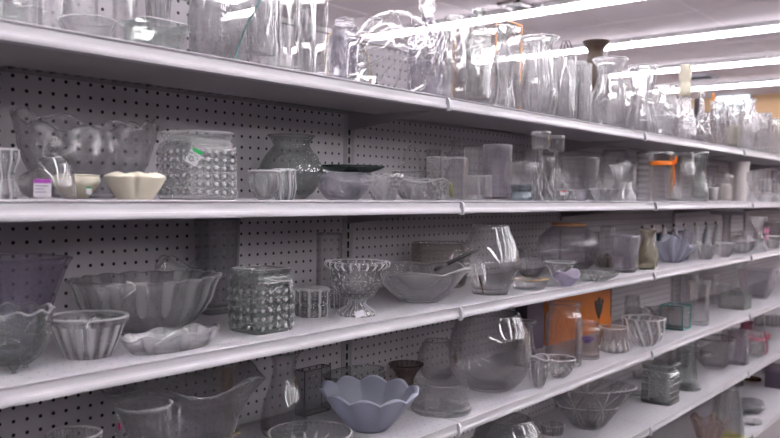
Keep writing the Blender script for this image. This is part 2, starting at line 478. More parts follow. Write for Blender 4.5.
for (u, v, wd, dp, nm, lab, fr) in ((519, 5.5, .55, .32, 'ceiling_vent', 'small dark vent in the ceiling above the first light row', (.25, .22, .24)),
                                    (699.5, 77, .6, .6, 'ceiling_vent', 'white framed air vent in the ceiling beyond the third light row', (.62, .66, .78))):
    p = on_z(u, v, ZC + .01); o = empty(nm, p)
    fr_ = MB()
    for (a, b, c, d) in ((-wd, -wd + .1, -dp, dp), (wd - .1, wd, -dp, dp), (-wd, wd, -dp, -dp + .1), (-wd, wd, dp - .1, dp)):
        fr_.quadbox(b * .5 if 0 else a * .5, b * .5, c * .5, d * .5, -.03, .005)
    fr_.build('frame', mat('vent_frame_%d' % u, fr, .5), o)
    l = MB().quadbox(-wd * .45, wd * .45, -dp * .45, dp * .45, -.006, .004)
    for i in range(6): l.quadbox(-wd * .44, wd * .44, -dp * .4 + i * dp * .15, -dp * .4 + i * dp * .15 + .02, -.02, -.006)
    l.build('louvre', mat('vent_dark', (.05, .05, .06), .6), o)
    tag(o, lab, 'vent')
# daylight window in the far wall
pa, pb = on_z(0, 0, 0), 0
a = ray(717, 96); a = a * ((X1 - .02) / a.x); b = ray(749, 119); b = b * ((X1 - .02) / b.x)
wy0, wy1, wz1, wz0 = b.y, a.y, a.z + EYE, b.z + EYE
winf = MB()
for (y0, y1, z0, z1) in ((wy0 - .06, wy1 + .06, wz0 - .06, wz0), (wy0 - .06, wy1 + .06, wz1, wz1 + .06), (wy0 - .06, wy0, wz0, wz1), (wy1, wy1 + .06, wz0, wz1), ((wy0 + wy1) / 2 - .02, (wy0 + wy1) / 2 + .02, wz0, wz1)):
    winf.quadbox(X1 - .05, X1, y0, y1, z0, z1)
struct('window_1', winf.build('window_1', mat('window_frame', (.5, .55, .65), .4)))
pn = MB().quadbox(X1 - .03, X1 - .005, wy0, wy1, wz0, wz1).build('pane', emit('daylight_pane', (.8, .93, 1.0), 3.2), bpy.data.objects['window_1'])
# ------------------------------------------------------------------ the gondola
YB = 1.454                                           # front face of the back panel
UPR = [1.5765 + 1.219 * k for k in range(-2, 5)]
bays = ['leftmost', 'second', 'third', 'fourth', 'fifth', 'sixth']
LEV = {1: EYE + .237, 2: EYE - .014, 3: EYE - .267, 4: EYE - .549, 5: EYE - .825, 6: EYE - 1.128}
FRONT = {1: 1.122, 2: 1.077, 3: 1.077, 4: 1.077, 5: 1.077, 6: 1.05}
levn = {1: 'top', 2: 'second from top', 3: 'third from top', 4: 'fourth from top', 5: 'fifth from top', 6: 'lowest'}
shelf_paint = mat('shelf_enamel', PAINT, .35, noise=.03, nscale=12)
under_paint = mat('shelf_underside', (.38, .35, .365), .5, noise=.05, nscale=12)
deck_m = dotted('shelf_deck_enamel', (.56, .54, .58), (.20, .19, .21), .0254, .0019, .0, .0, 'XY', .35, .04)
peg_m = dotted('pegboard_enamel', (.60, .565, .605), (.003, .004, .005), .0254, .0036, .0127, (EYE - .0724), 'XZ', .55, .05, margin=.575)
upr_m = mat('upright_enamel', (.44, .42, .445), .45, noise=.04, nscale=20)
slot_m = mat('slot_dark', (.004, .004, .005), .9)
TOPZ = EYE + .417
for i, x in enumerate(UPR[:-1]):
    xm = x + .6095
    bay = bays[i]
    p = MB().quadbox(-.5895, .5895, 0, .012, .12, TOPZ - .004).build('pegboard_panel', peg_m); p.location = (xm, YB, 0)
    tag(p, 'grey pegboard back panel with rows of holes, %s bay of the shelving' % bay, 'pegboard')
    for L in range(1, 7):
        z = LEV[L]; fy = FRONT[L]
        o = empty('metal_shelf', (xm, fy, z))
        D = YB - fy - .004; hw = .6075
        dk = MB().quadbox(-hw, hw, .012, D, -.0025, 0).build('deck', deck_m, o)
        # rolled front lip with a shallow price channel
        prof = [(.012, 0), (.001, 0), (.0, -.0012), (.0008, -.003), (.0040, -.0045), (.0036, -.015), (.0026, -.0185), (.0010, -.0205), (.0002, -.0245), (.0010, -.029), (.004, -.030), (.020, -.030), (.020, -.028), (.006, -.027), (.0065, -.003), (.012, -.0026)]
        m = MB(); m.poly([(-hw, a_, b_) for a_, b_ in prof], 2 * hw, (1, 0, 0)); m.build('price_rail', shelf_paint, o)
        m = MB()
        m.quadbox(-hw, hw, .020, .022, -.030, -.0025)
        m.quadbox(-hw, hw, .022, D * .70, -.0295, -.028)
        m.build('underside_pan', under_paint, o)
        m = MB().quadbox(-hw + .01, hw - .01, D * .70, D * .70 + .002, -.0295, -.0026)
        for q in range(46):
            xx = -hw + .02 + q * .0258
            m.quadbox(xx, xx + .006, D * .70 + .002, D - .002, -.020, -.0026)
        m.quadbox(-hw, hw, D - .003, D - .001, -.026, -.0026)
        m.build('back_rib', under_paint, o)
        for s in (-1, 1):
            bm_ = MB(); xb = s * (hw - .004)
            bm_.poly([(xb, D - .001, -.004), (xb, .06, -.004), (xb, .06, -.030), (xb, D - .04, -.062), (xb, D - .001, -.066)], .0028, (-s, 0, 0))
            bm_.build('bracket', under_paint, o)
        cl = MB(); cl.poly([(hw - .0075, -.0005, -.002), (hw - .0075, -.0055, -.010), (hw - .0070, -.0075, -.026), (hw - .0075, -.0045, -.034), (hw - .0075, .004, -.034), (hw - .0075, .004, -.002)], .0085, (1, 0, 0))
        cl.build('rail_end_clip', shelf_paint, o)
        tag(o, 'white metal shelf, %s level in the %s bay' % (levn[L], bay), 'shelf', 'white shelves of the shelving unit')
for i, x in enumerate(UPR):
    u_ = empty('slotted_upright', (x, YB, 0))
    m = MB()
    m.quadbox(-.0195, .0195, .0, .03, .0, TOPZ)
    m.quadbox(-.0195, -.0165, -.002, 0, .0, TOPZ); m.quadbox(-.0105, -.0085, -.002, 0, .0, TOPZ); m.quadbox(.0165, .0195, -.0015, 0, .0, TOPZ)
    m.build('post', upr_m, u_)
    s = MB(); z = EYE - .0876 - 40 * .0254
    while z < TOPZ - .02:
        s.quadbox(-.0015, .0058, -.0006, .0005, z - .0088, z + .0088); z += .0254
    s.build('slot_row', slot_m, u_)
    tag(u_, 'grey slotted steel upright, %s' % ('left end of the shelving' if i == 0 else 'right end of the shelving' if i == len(UPR) - 1 else 'between the %s and %s bays' % (bays[i - 1], bays[i])), 'upright')
cap = MB().quadbox(UPR[0] - .02, UPR[-1] + .02, YB - .004, YB + .05, TOPZ, TOPZ + .012).build('top_cap_rail', shelf_paint)
tag(cap, 'long thin metal cap along the top edge of the pegboard', 'rail')
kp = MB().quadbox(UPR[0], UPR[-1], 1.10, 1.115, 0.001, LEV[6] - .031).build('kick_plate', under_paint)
tag(kp, 'long grey kick plate under the lowest shelf', 'kick plate')

# unseen unit added behind the viewer to shade lower shelves and fill reflections
fu = empty('added_shading_unit', (2.0, -1.35, 0))
MB().quadbox(-4.2, 4.2, -.02, .02, .1, 1.70).build('back_panel', mat('shading_unit_panel', (.30, .28, .30), .5), fu)
for z in (.15, .45, .78, 1.10, 1.42):
    MB().quadbox(-4.2, 4.2, .021, .40, z - .03, z).build('shelf', shelf_paint, fu)
MB().quadbox(-4.2, 4.2, .36, .38, 0, .12).build('kick_plate', under_paint, fu)
tag(fu, 'unseen grey shelving unit added behind the viewer to shade the lower shelves', 'shelving')
# ------------------------------------------------------------------ glassware placement
PX = lambda p: depth(p) / F                                       # metres per picture pixel at a point
def place(S, u, vt, wpx, row='f', vb=None, Rb=.5, sq=0, dy=1):
    """solve a shelf position and real size: S shelf level, u centre, vt top, wpx width as seen; row f/m/b or a y in metres"""
    z0 = LEV[S]; fy = FRONT[S]; R = .03; y = fy + .1
    for _ in range(8):
        p = on_y(u, 219, y); q = Vector((p.x, y, z0))
        # keep u at the shelf height (camera roll)
        lo = ray(u, CY); 
        for _k in range(3):
            c = A1 * q.x + A2 * q.y + A3 * (z0 - EYE)
            uu = CX + F * c.x / c.z
            q.x += (u - uu) * c.z / F * 1.25
        R = wpx / 2 * PX(q)
        if sq:
            ph = math.atan2(q.x, q.y); R = wpx * PX(q) / 2 / (abs(math.cos(ph)) + abs(math.sin(ph)) * .96)
        if vb is not None:
            b = on_z(u, vb, z0); y = b.y + R * Rb * dy
        elif row == 'f': y = fy + R * dy + .008
        elif row == 'b': y = YB - R * dy - .012
        elif row == 'm': y = (fy + YB) / 2 + .02
        else: y = row
    R = min(R, .19)
    lo_y = fy + R * dy * (Rb if vb is not None else 1) + .003; hi_y = YB - R * dy - .004
    y = min(max(y, lo_y), max(hi_y, lo_y)) if row not in ('free',) else y
    top = on_y(u, vt, y)
    # refine x at this y
    for _k in range(6):
        c = A1 * q.x + A2 * y + A3 * (z0 - EYE); uu = CX + F * c.x / c.z; q.x += (u - uu) * c.z / F * 1.25
    R = wpx / 2 * PX(Vector((q.x, y, z0)))
    if sq:
        ph = math.atan2(q.x, y); R = R * 2 / 2 / (abs(math.cos(ph)) + abs(math.sin(ph)) * .96)
    top = on_y(u, vt, y)
    H = top.z - z0
    return Vector((q.x, y, z0)), R, H
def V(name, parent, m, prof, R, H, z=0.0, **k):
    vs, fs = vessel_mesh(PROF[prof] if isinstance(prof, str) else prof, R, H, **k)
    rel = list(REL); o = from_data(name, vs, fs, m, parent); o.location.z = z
    rim = list(RIM_GLINT); lo, hi = min(rel), max(rel); ref = hi if hi >= -lo else lo
    at = o.data.attributes.new('glint', 'FLOAT', 'POINT')
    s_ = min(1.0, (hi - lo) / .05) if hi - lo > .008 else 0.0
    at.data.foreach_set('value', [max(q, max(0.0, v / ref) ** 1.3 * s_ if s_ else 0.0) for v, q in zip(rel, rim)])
    return o
LOG = []
def G(name, label, cat, S, u, vt, w, prof='tumbler', m=None, row='f', vb=None, Rb=.6, group=None, part='body', yaw=0, foot=None,
      lid=None, sticker=None, H=None, tilt=None, hk=1.0, wk=1.0, handle=None, extra=None, **k):
    """a piece of glassware: Empty at its base, body, and the parts asked for"""
    m = m or CLEAR
    p, R, HH = place(S, u, vt, w, row, vb, Rb, k.get('sq', 0), k.get('dy', 1))
    HH = (H if H else HH) * hk; R *= wk
    R = max(R, .006)
    k.setdefault('wall', max(.0018, min(.0042, R * .07))); k.setdefault('base', max(.004, HH * .06))
    big = w > 45
    k.setdefault('seg', 112 if big else 72 if w > 22 else 40); k.setdefault('rings', 40 if big else 26 if w > 22 else 16)
    o = empty(name, p, yaw)
    z = 0; bh = HH
    if lid: bh = HH * (1 - lid.get('h', .2))
    if foot:
        z = foot['h'] * bh
        V(foot.get('name', 'foot'), o, foot.get('m', SOLIDG if m is CLEAR else m), foot.get('prof', 'foot'), R * foot.get('r', .6), z, solid=True, seg=48, rings=16, mod=foot.get('mod'), sq=foot.get('sq', 0))
        bh -= z
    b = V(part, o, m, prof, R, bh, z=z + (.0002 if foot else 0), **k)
    if lid:
        lm = lid.get('m', m); lr = R * lid.get('r', .9); lh = HH * lid.get('h', .2)
        kh = lh * lid.get('kh', .6)
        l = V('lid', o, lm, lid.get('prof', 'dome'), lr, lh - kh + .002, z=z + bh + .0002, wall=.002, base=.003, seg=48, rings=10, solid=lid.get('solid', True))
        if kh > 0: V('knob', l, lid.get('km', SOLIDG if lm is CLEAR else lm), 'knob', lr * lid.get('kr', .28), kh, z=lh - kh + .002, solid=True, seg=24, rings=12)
    if tilt:
        o.rotation_euler = (tilt[0], tilt[1], yaw)
    if sticker:
        for s in (sticker if isinstance(sticker, list) else [sticker]): add_sticker(o, p, R, z + bh, yaw=yaw, **s)
    if handle: add_handle(o, R, HH, m, **handle)
    if extra: extra(o, R, HH, p)
    tag(o, label, cat, group)
    LOG.append((name, S, u, p.copy(), R, HH))
    return o
def toward_cam(p, yaw=0): return math.atan2(-p.y, -p.x) - yaw
def add_sticker(o, p, R, H, du=0.0, z=.3, w=.02, h=.024, band=None, lines=3, rot=0.0, rad=1.03, yaw=0, oval=None, face=None, code=False):
    """a small curved price label stuck on the side that faces the aisle; du shifts it around the body in radians"""
    a = (toward_cam(p, yaw) if face is None else face) + du
    c = Vector((math.cos(a), math.sin(a), 0)) * (R * rad); c.z = z * H
    t = Vector((-math.sin(a), math.cos(a), 0)); n = Vector((math.cos(a), math.sin(a), 0)); up_ = Vector((0, 0, 1))
    cr, sr = math.cos(rot), math.sin(rot)
    tx = t * cr + up_ * sr; ty = up_ * cr - t * sr
    q = MB()
    def rect(x0, x1, y0, y1, d, mi):
        q.poly([c + tx * x0 + ty * y0 + n * d, c + tx * x1 + ty * y0 + n * d, c + tx * x1 + ty * y1 + n * d, c + tx * x0 + ty * y1 + n * d], .0003, n, mi)
    if oval:
        pts = [c + tx * (w / 2 * math.cos(i * PI / 10)) + ty * (h / 2 * math.sin(i * PI / 10)) for i in range(20)]
        q.poly(pts, .0004, n, 0); q.build('price_sticker', [oval], o); return
    rect(-w / 2, w / 2, -h / 2, h / 2, 0, 0)
    if band: rect(-w / 2, w / 2, h * .27, h / 2, .0004, 1)
    for i in range(lines):
        y = h * (.12 - .17 * i); rect(-w * .4, -w * .4 + w * (.45 if code else (.75, .5, .62)[i % 3]), y - h * .016, y + h * .016, .0004, 2)
    q.build('price_sticker', [PAPER, band or PAPER, INK], o)
def add_handle(o, R, H, m, a=None, z0=.2, z1=.8, out=.45, r=.0045, kind='side', hh=None, hm=None):
    q = MB()
    if kind == 'side':
        n = Vector((math.cos(a), math.sin(a), 0)); pts = []
        for i in range(17):
            t = i / 16; s = math.sin(PI * t)
            pts.append(n * (R * (.93 + out * 1.3 * s ** .6)) + Vector((0, 0, H * (z0 + (z1 - z0) * t))))
        q.tube(pts, r, 10)
    else:                                                         # an arch across the top
        n = Vector((math.cos(a), math.sin(a), 0)); pts = []
        for i in range(33):
            t = PI * i / 32
            pts.append(n * (R * out * math.cos(t)) + Vector((0, 0, H * z0 + (hh or H) * math.sin(t))))
        q.tube(pts, r, 10)
    q.build('handle', hm or m, o, True)
def glass_box(name, label, cat, S, u, vt, w, row='f', vb=None, dyr=1.0, edge=TEAL, m=THIN, er=.0015, yaw=0, top=False, th=.003, bars=None, group=None, hk=1):
    p, R, H = place(S, u, vt, w, row, vb, .9, 8, dyr); H *= hk
    a = R; d = R * dyr
    o = empty(name, p, yaw)
    for (x0, x1, y0, y1) in ((-a, a, -d, -d + th), (-a, a, d - th, d), (-a, -a + th, -d + th, d - th), (a - th, a, -d + th, d - th)):
        MB().quadbox(x0, x1, y0, y1, th, H).build('pane', m, o)
    MB().quadbox(-a, a, -d, d, 0, th).build('base', m, o)
    if top: MB().quadbox(-a, a, -d, d, H, H + th).build('top_pane', m, o)
    q = MB()
    for z in (er, H):
        q.tube([(-a, -d, z), (a, -d, z), (a, d, z), (-a, d, z)], er, 6, closed=True)
    for sx in (-1, 1):
        for sy in (-1, 1): q.tube([(sx * a, sy * d, er), (sx * a, sy * d, H)], er, 6)
    q.build('edge_frame', edge, o)
    tag(o, label, cat, group); LOG.append((name, S, u, p.copy(), a, H)); return o
def ribbon(o, R, H, m, zf, wdt, bow=0.03, a=0.0, tails=.04, loops=True):
    q = MB()
    n = 40; rr = R * 1.03
    vs = []; 
    for i in range(n):
        t0, t1 = 2 * PI * i / n, 2 * PI * (i + 1) / n
        P = lambda t, z, r: Vector((r * math.cos(t), r * math.sin(t), z))
        q.poly([P(t0, H * zf, rr), P(t1, H * zf, rr), P(t1, H * zf + wdt, rr), P(t0, H * zf + wdt, rr)], .0008, Vector((math.cos(t0), math.sin(t0), 0)))
    q.build('ribbon', m, o)
    if bow:
        c = Vector((math.cos(a), math.sin(a), 0)) * (rr + .003); c.z = H * zf + wdt / 2
        t = Vector((-math.sin(a), math.cos(a), 0)); nn = Vector((math.cos(a), math.sin(a), 0))
        b = MB()
        for s in (-1, 1):
            pts = [c + t * (s * bow * x) + Vector((0, 0, bow * y)) + nn * .004 for x, y in ((0, -.12), (.5, -.1), (1.05, .25), (1.1, .75), (.7, .8), (.25, .35), (0, .12))]
            b.poly(pts, .003, nn)
            pts = [c + t * (s * x) + Vector((0, 0, y * (1 if s > 0 else .8))) + nn * .003 for x, y in ((-.003, 0), (.007, 0), (.010 + bow * .35, -tails * .5), (.014 + bow * .2, -tails), (.002 + bow * .1, -tails * .95), (.002 + bow * .15, -tails * .5))]
            b.poly(pts, .0012, nn)
        pts = [c + Vector((0, 0, 0)) + nn * .004]
        b.quadbox(c.x - .005, c.x + .005, c.y - .005, c.y + .005, c.z - .006, c.z + .006)
        b.build('bow', m, o)
# =================================================================== TOP SHELF
S = 1
G('serving_bowl', 'greenish ribbed glass bowl cut off at the left edge of the top shelf', 'bowl', S, -2, 2, 52, 'deep', OLIVE, mod=ribs(36, .012))
G('tall_vase', 'tall plain glass vase, leftmost of two beside the ribbed bowl on the top shelf', 'vase', S, 52, -70, 26, 'cyl', THIN, row=1.25)
G('tall_vase', 'tall plain glass vase standing above the flat glass dish on the top shelf', 'vase', S, 82, -75, 30, 'cyl', THIN, row=1.33)
G('shallow_dish', 'low cloudy glass dish near the left end of the top shelf', 'dish', S, 88, 21, 56, 'plate', TOPC, row=1.205)
G('baking_dish', 'rectangular greenish glass baking dish on the top shelf', 'dish', S, 155, 24, 72, 'wedge', GREEN, sq=7, dy=.85, row=1.215, wall=.005, extra=lambda o, R, H, p: [MB().quadbox(s * R * .98 - .012, s * R * .98 + .012, -.03, .03, H * .86, H * .95).build('side_handle', GREEN, o) for s in (-1, 1)])
G('fluted_vase', 'tall fluted glass vase with narrow waist behind the baking dish', 'vase', S, 158, -40, 44, 'trumpet', TOPC, row=1.375, mod=ribs(16, .04), zmod=lambda th, t: .015 * math.cos(8 * th) * t ** 6, seg=128)
G('crackled_vase', 'large rippled glass vase with a twisting surface, right of the baking dish', 'vase', S, 208, -35, 38, 'squat', TOPC, row=1.345, mod=bark(.035), wall=.004)
def bent_glass(o, R, H, p):
    pass
b_ = on_y(241, 56, 1.155); o = empty('curved_glass_panel', (b_.x, 1.155, LEV[1]))
q = MB(); pts = [Vector((-.018 + .035 * t + .03 * t * t, 0, .001 + .13 * t)) for t in [i / 12 for i in range(13)]]
pl = [(x.x, 0, x.z) for x in pts] + [(x.x + .004, 0, x.z) for x in reversed(pts)]
q.poly(pl, .08, (0, 1, 0)); q.build('panel', THIN, o)
MB().tube([(x.x + .002, -.0008, x.z) for x in pts], .0011, 8).build('cut_edge', TEAL, o)
MB().quadbox(-.035, -.014, 0, .08, .0, .004).build('base_strip', THIN, o)
tag(o, 'curved clear glass panel with a bright teal cut edge on the top shelf', 'glass holder')
G('textured_vase', 'tall straight glass vase with a thick rippled bottom, right of the teal-edged panel', 'vase', S, 263, -30, 33, 'cyl', TOPC, row=1.19, mod=lambda th, t: .03 * math.sin(9 * th + 30 * t) * math.sin(7 * th) * (1 if t < .3 else .15), base=.03, wall=.004)
G('square_vase', 'narrow tall square glass vase, left one of the square pair on the top shelf', 'vase', S, 289, -25, 21, 'cyl', THIN, sq=9, row=1.17, wall=.004, base=.012)
G('square_vase', 'wider tall square glass vase, right one of the square pair on the top shelf', 'vase', S, 313, -25, 30, 'cyl', THIN, sq=9, row=1.18, wall=.004, base=.012)
G('storage_jar', 'bluish square glass jar with a low lid, between square vase and ribbed glass bowl', 'jar', S, 344, 17, 31, 'jar', LAV, sq=6, row=1.175, lid=dict(h=.14, r=.85, kh=.3, prof='disc', m=LAV))
# plate standing on edge behind the jar
p, R, H = place(1, 344, 9, 40, 1.36); o = empty('gold_rim_plate', (p.x, p.y, p.z))
vs, fs = vessel_mesh(PROF['plate'], .085, .012, wall=.003, base=.003, seg=64, rings=10)
pl_ = from_data('dish', vs, fs, TOPC, o); pl_.rotation_euler = (PI / 2 - .12, 0, 0); pl_.location = (0, 0, .0855)
rg = MB(); rg.tube([(.085 * math.cos(i * PI / 32), 0, .085 * math.sin(i * PI / 32)) for i in range(64)], .0016, 8, closed=True)
r_ = rg.build('gold_rim', GOLD, o, True); r_.rotation_euler = (-.12, 0, 0); r_.location = (0, -.011, .087)
tag(o, 'glass plate with a gold rim standing on edge behind the bluish jar', 'plate')
# large melon-ribbed bowl lying with its foot to the aisle
p, R, H = place(1, 398, 6, 84, 1.215); o = empty('ribbed_bowl', (p.x, p.y, p.z))
RB = H / 2 * .995
vs, fs = vessel_mesh([(.20, 0), (.24, .02), (.24, .08), (.5, .14), (.8, .34), (.97, .7), (1, 1)], RB, .12, wall=.0035, base=.008, seg=144, rings=40, mod=lambda th, t: .02 * max(0, math.cos(14 * th)) ** 10 * min(1, t * 3))
bo = from_data('bowl', vs, fs, THIN, o)
rl = list(REL); at = bo.data.attributes.new('glint', 'FLOAT', 'POINT'); at.data.foreach_set('value', [max(0, v / .02) * 1.6 for v in rl])  # white lines along the ribs painted in as glints
bo.rotation_euler = (-PI / 2, 0, -.62); bo.location = (-.02, -.045, RB * 1.03)
tag(o, 'large ribbed clear glass bowl lying on its side, ribs fanning from its foot', 'bowl')
G('square_decanter', 'glass decanter with a tall square stopper behind the ribbed bowl', 'decanter', S, 426, 18, 38, [(.95, 0), (1, .03), (1, .4), (1, .7), (.88, .86), (.45, .97), (.34, 1)], LAV, row=1.35, extra=lambda o, R, H, p: V('stopper', o, SOLIDG, [(.8, 0), (.7, .3), (1, .4), (1, 1)], R * .36, .055, z=H, solid=True, sq=6, seg=40, rings=12))
G('cylinder_vase', 'straight ribbed glass cylinder vase between square-stoppered decanter and bottle', 'vase', S, 457, 17, 26, 'cyl', THIN, row=1.23, mod=ribs(24, .008))
G('corked_bottle', 'slim glass bottle with a ridged neck beside the copper frame', 'bottle', S, 478, 9, 25, [(.95, 0), (1, .02), (1, .3), (1, .62), (.93, .68), (1, .70), (.8, .77), (.45, .82), (.40, .84), (.40, .95), (.5, .96), (.48, 1)], glass('faint_green_glass', (.97, .99, .98), thru=.3, milk=.03), row=1.15, wall=.004, base=.01)
# copper frame terrarium
p, R, H = place(1, 487, 24, 60, 1.36); o = empty('copper_terrarium', (p.x, p.y, p.z))
a, d = .075, .075
q = MB()
for z in (.003, H): q.tube([(-a, -d, z), (a, -d, z), (a, d, z), (-a, d, z)], .0024, 6, closed=True)
for sx in (-1, 1):
    for sy in (-1, 1): q.tube([(sx * a, sy * d, .003), (sx * a, sy * d, H)], .0024, 6)
q.build('frame', COPPER, o)
for (x0, x1, y0, y1) in ((-a, a, -d, -d + .002), (-a, a, d - .002, d), (-a, -a + .002, -d, d), (a - .002, a, -d, d)):
    MB().quadbox(x0 * .97, x1 * .97, y0 * .97, y1 * .97, .006, H - .003).build('pane', THIN, o)
tag(o, 'glass box with a thin copper frame at the back of the top shelf', 'terrarium')
G('fluted_candlestick', 'glass candlestick with flared top and fluted body, right of the slim bottle', 'candlestick', S, 503, 27, 24, [(1, 0), (.95, .1), (.7, .3), (.8, .5), (1, .62), (.5, .7), (.3, .78), (.34, .88), (.85, .97), (.95, 1)], TOPC, row=1.165, mod=ribs(8, .07), wall=.003)
G('cone_shade', 'cone of cloudy glass behind the fluted candlestick', 'shade', S, 521, 48, 28, [(1, 0), (.8, .4), (.3, 1)], TOPC, row=1.33)
G('flared_pitcher', 'wide-mouthed curvy glass vase with a thick rolled rim, left of the black wire handle', 'vase', S, 538, 38, 38, [(.62, 0), (.75, .03), (.98, .2), (.98, .33), (.8, .6), (.66, .82), (.75, .93), (1, 1)], TOPC, row=1.175, mod=ribs(10, .035), wall=.005)
# jar with wire bail handle
def wire(o, R, H, p):
    q = MB()
    for s in (-1, 1):
        q.tube([(R * .9 * math.cos(t), s * .006, H + .05 * math.sin(t)) for t in [PI * i / 20 for i in range(21)]], .0014, 6)
    q.tube([(R * .93 * math.cos(t), R * .93 * math.sin(t), H * .985) for t in [PI * i / 16 for i in range(32)]], .0014, 6, closed=True)
    q.build('wire_handle', DARKW, o, True)
G('wire_handled_jar', 'clear glass jar with a black wire loop handle on the top shelf', 'jar', S, 565, 56, 20, 'cyl', TOPC, row=1.18, extra=wire)
G('ribbed_tumbler', 'ribbed straight tumbler just left of the brown vase', 'glass', S, 583, 64, 15, 'cyl', TOPC, row=1.15, mod=ribs(12, .05))
G('brown_vase', 'brown pottery vase with a dark flared mouth at the back of the top shelf', 'vase', S, 594, 41, 27, [(.6, 0), (.75, .1), (.95, .4), (1, .60), (.78, .78), (.55, .88), (.88, .98), (.95, 1)], BROWN, row=1.38, part='body', extra=lambda o, R, H, p: MB().tube([(-R * .6, -R, H * .80), (0, -R * 1.1, H * .92), (R * 1.2, -R * .5, H * 1.0)], .0016, 8).build('straw', WHITE, o, True))
G('waisted_vase', 'clear waisted vase with a tan paper label inside its neck', 'vase', S, 609, 59, 38, [(.72, 0), (.8, .03), (1, .25), (.98, .42), (.72, .66), (.6, .78), (.7, .9), (.9, 1)], TOPC, row=1.175, mod=lambda th, t: .012 * math.cos(24 * th) * (1 if t < .45 else 0), sticker=dict(z=.86, w=.024, h=.03, rad=.5, lines=0, band=None))
G('waisted_vase', 'clear waisted vase with a wide cup-like mouth, second right of the brown vase', 'vase', S, 642, 66, 29, [(.85, 0), (.98, .06), (1, .2), (.72, .42), (.66, .55), (.85, .8), (1, 1)], TOPC, row=1.17, mod=ribs(8, .03))
G('belly_vase', 'round-bodied glass vase with an open collar, left of the cream-stoppered bottle', 'vase', S, 665, 85, 28, 'belly', TOPC, row=1.18, mod=ribs(20, .012))
G('stoppered_bottle', 'glass bottle with a tall cream-coloured faceted stopper', 'bottle', S, 684, 97, 25, [(.9, 0), (1, .1), (.85, .5), (.5, .85), (.42, 1)], FROST, row=1.16, extra=lambda o, R, H, p: V('stopper', o, CREAM, [(.7, 0), (1, .1), (.95, .35), (.75, .45), (.95, .55), (1, .9), (.8, 1)], R * .50, .135, z=H, solid=True, seg=8, rings=16))
def loopw(o, R, H, p):
    q = MB(); q.tube([(R * .0 + .011 * math.cos(t), 0, H * .86 + .02 * math.sin(t)) for t in [2 * PI * i / 24 for i in range(24)]], .0016, 6, closed=True); q.build('wire_loop', DARKW, o, True)
G('long_neck_decanter', 'small long-necked decanter right of the cream-stoppered bottle', 'decanter', S, 701, 91, 20, 'decanter', TOPC, row=1.16)
G('wire_ring_stand', 'dark wire ring handle rising behind the long-necked decanter', 'stand', S, 697, 98, 8, 'cyl', DARKW, row=1.40, extra=loopw)
G('orange_vase', 'small orange pottery pot showing above the glasses on the top shelf', 'pot', S, 712, 93, 9, 'decanter', mat('orange_glaze', (.62, .24, .05), .4), row=1.40)
G('straight_tumbler', 'plain straight glass right of the long-necked decanter on the top shelf', 'glass', S, 717, 101, 14, 'cyl', TOPC, row=1.15)
G('candle_glass', 'glass with a cream candle inside on the top shelf', 'candle glass', S, 733, 104, 15, 'cyl', TOPC, row=1.15, extra=lambda o, R, H, p: V('candle', o, CREAM, 'disc', R * .7, H * .45, z=H * .07, solid=True, seg=24, rings=6))
G('glass_jug', 'round glass jug with a pulled spout, third from the right end of the top shelf', 'jug', S, 748, 99, 20, 'belly', TOPC, row=1.15, handle=dict(a=-.4, r=.003))
G('beer_mug', 'glass mug with a thick side handle near the right end of the top shelf', 'mug', S, 763, 113, 14, 'tumbler', TOPC, row=1.14, handle=dict(a=-.5, r=.0035), mod=ribs(10, .03))
G('straight_tumbler', 'plain glass at the right end of the top shelf', 'glass', S, 775, 118, 10, 'tumbler', TOPC, row=1.14)
for i, (u, vt, w, pf, mm, nm, lab, ct) in enumerate([
    (20, -20, 30, 'squat', TOPC, 'back_bowl', 'cloudy glass bowl at the back of the top shelf behind the ribbed bowl', 'bowl'),
    (125, -10, 24, 'cyl', THIN, 'cylinder_vase', 'thin glass cylinder behind the low cloudy dish', 'vase'),
    (238, -20, 30, 'belly', TOPC, 'belly_vase', 'round-bodied vase behind the teal-edged panel', 'vase'),
    (274, -30, 24, 'trumpet', TOPC, 'trumpet_vase', 'flared vase behind the left square vase', 'vase'),
    (304, 10, 22, 'tumbler', TOPC, 'tumbler', 'plain tumbler hidden behind the right square vase', 'glass'),
    (560, 60, 24, 'jar', TOPC, 'storage_jar', 'glass jar behind the jar with the wire handle', 'jar'),
    (576, 62, 18, 'cyl', TOPC, 'tumbler', 'square-shouldered glass behind the ribbed tumbler', 'glass'),
    (626, 82, 22, 'tumbler', TOPC, 'tumbler', 'cloudy tumbler behind the gap of the two waisted vases', 'glass'),
    (653, 92, 18, 'cyl', TOPC, 'tumbler', 'cloudy glass left behind the round-bodied vase', 'glass'),
    (672, 100, 16, 'goblet', TOPC, 'wine_glass', 'goblet behind the cream-stoppered bottle', 'glass'),
    (708, 112, 14, 'cyl', TOPC, 'tumbler', 'cloudy tumbler behind the long-necked decanter', 'glass'),
    (725, 110, 14, 'tumbler', TOPC, 'tumbler', 'tumbler behind the candle glass', 'glass'),
    (741, 112, 14, 'goblet', TOPC, 'wine_glass', 'goblet left behind the glass jug', 'glass'),
    (757, 118, 12, 'jar', TOPC, 'storage_jar', 'cloudy jar between jug and mug at the back', 'jar'),
    (770, 122, 12, 'cyl', TOPC, 'tumbler', 'straight glass behind the mug at the right end', 'glass')]):
    G(nm, lab, ct, 1, u, vt, w, pf, mm, row=1.34 if u < 560 else 1.36, mod=ribs(12 + i, .012))
# =================================================================== SECOND SHELF
S = 2
G('cut_glass_vase', 'thick cut-glass piece cut off by the left edge on the second shelf', 'vase', S, 5, 150, 25, [(.9, 0), (1, .15), (.6, .45), (.7, .6), (1, .85), (.9, 1)], CUT, row=1.125, mod=ribs(8, .12), wall=.006)
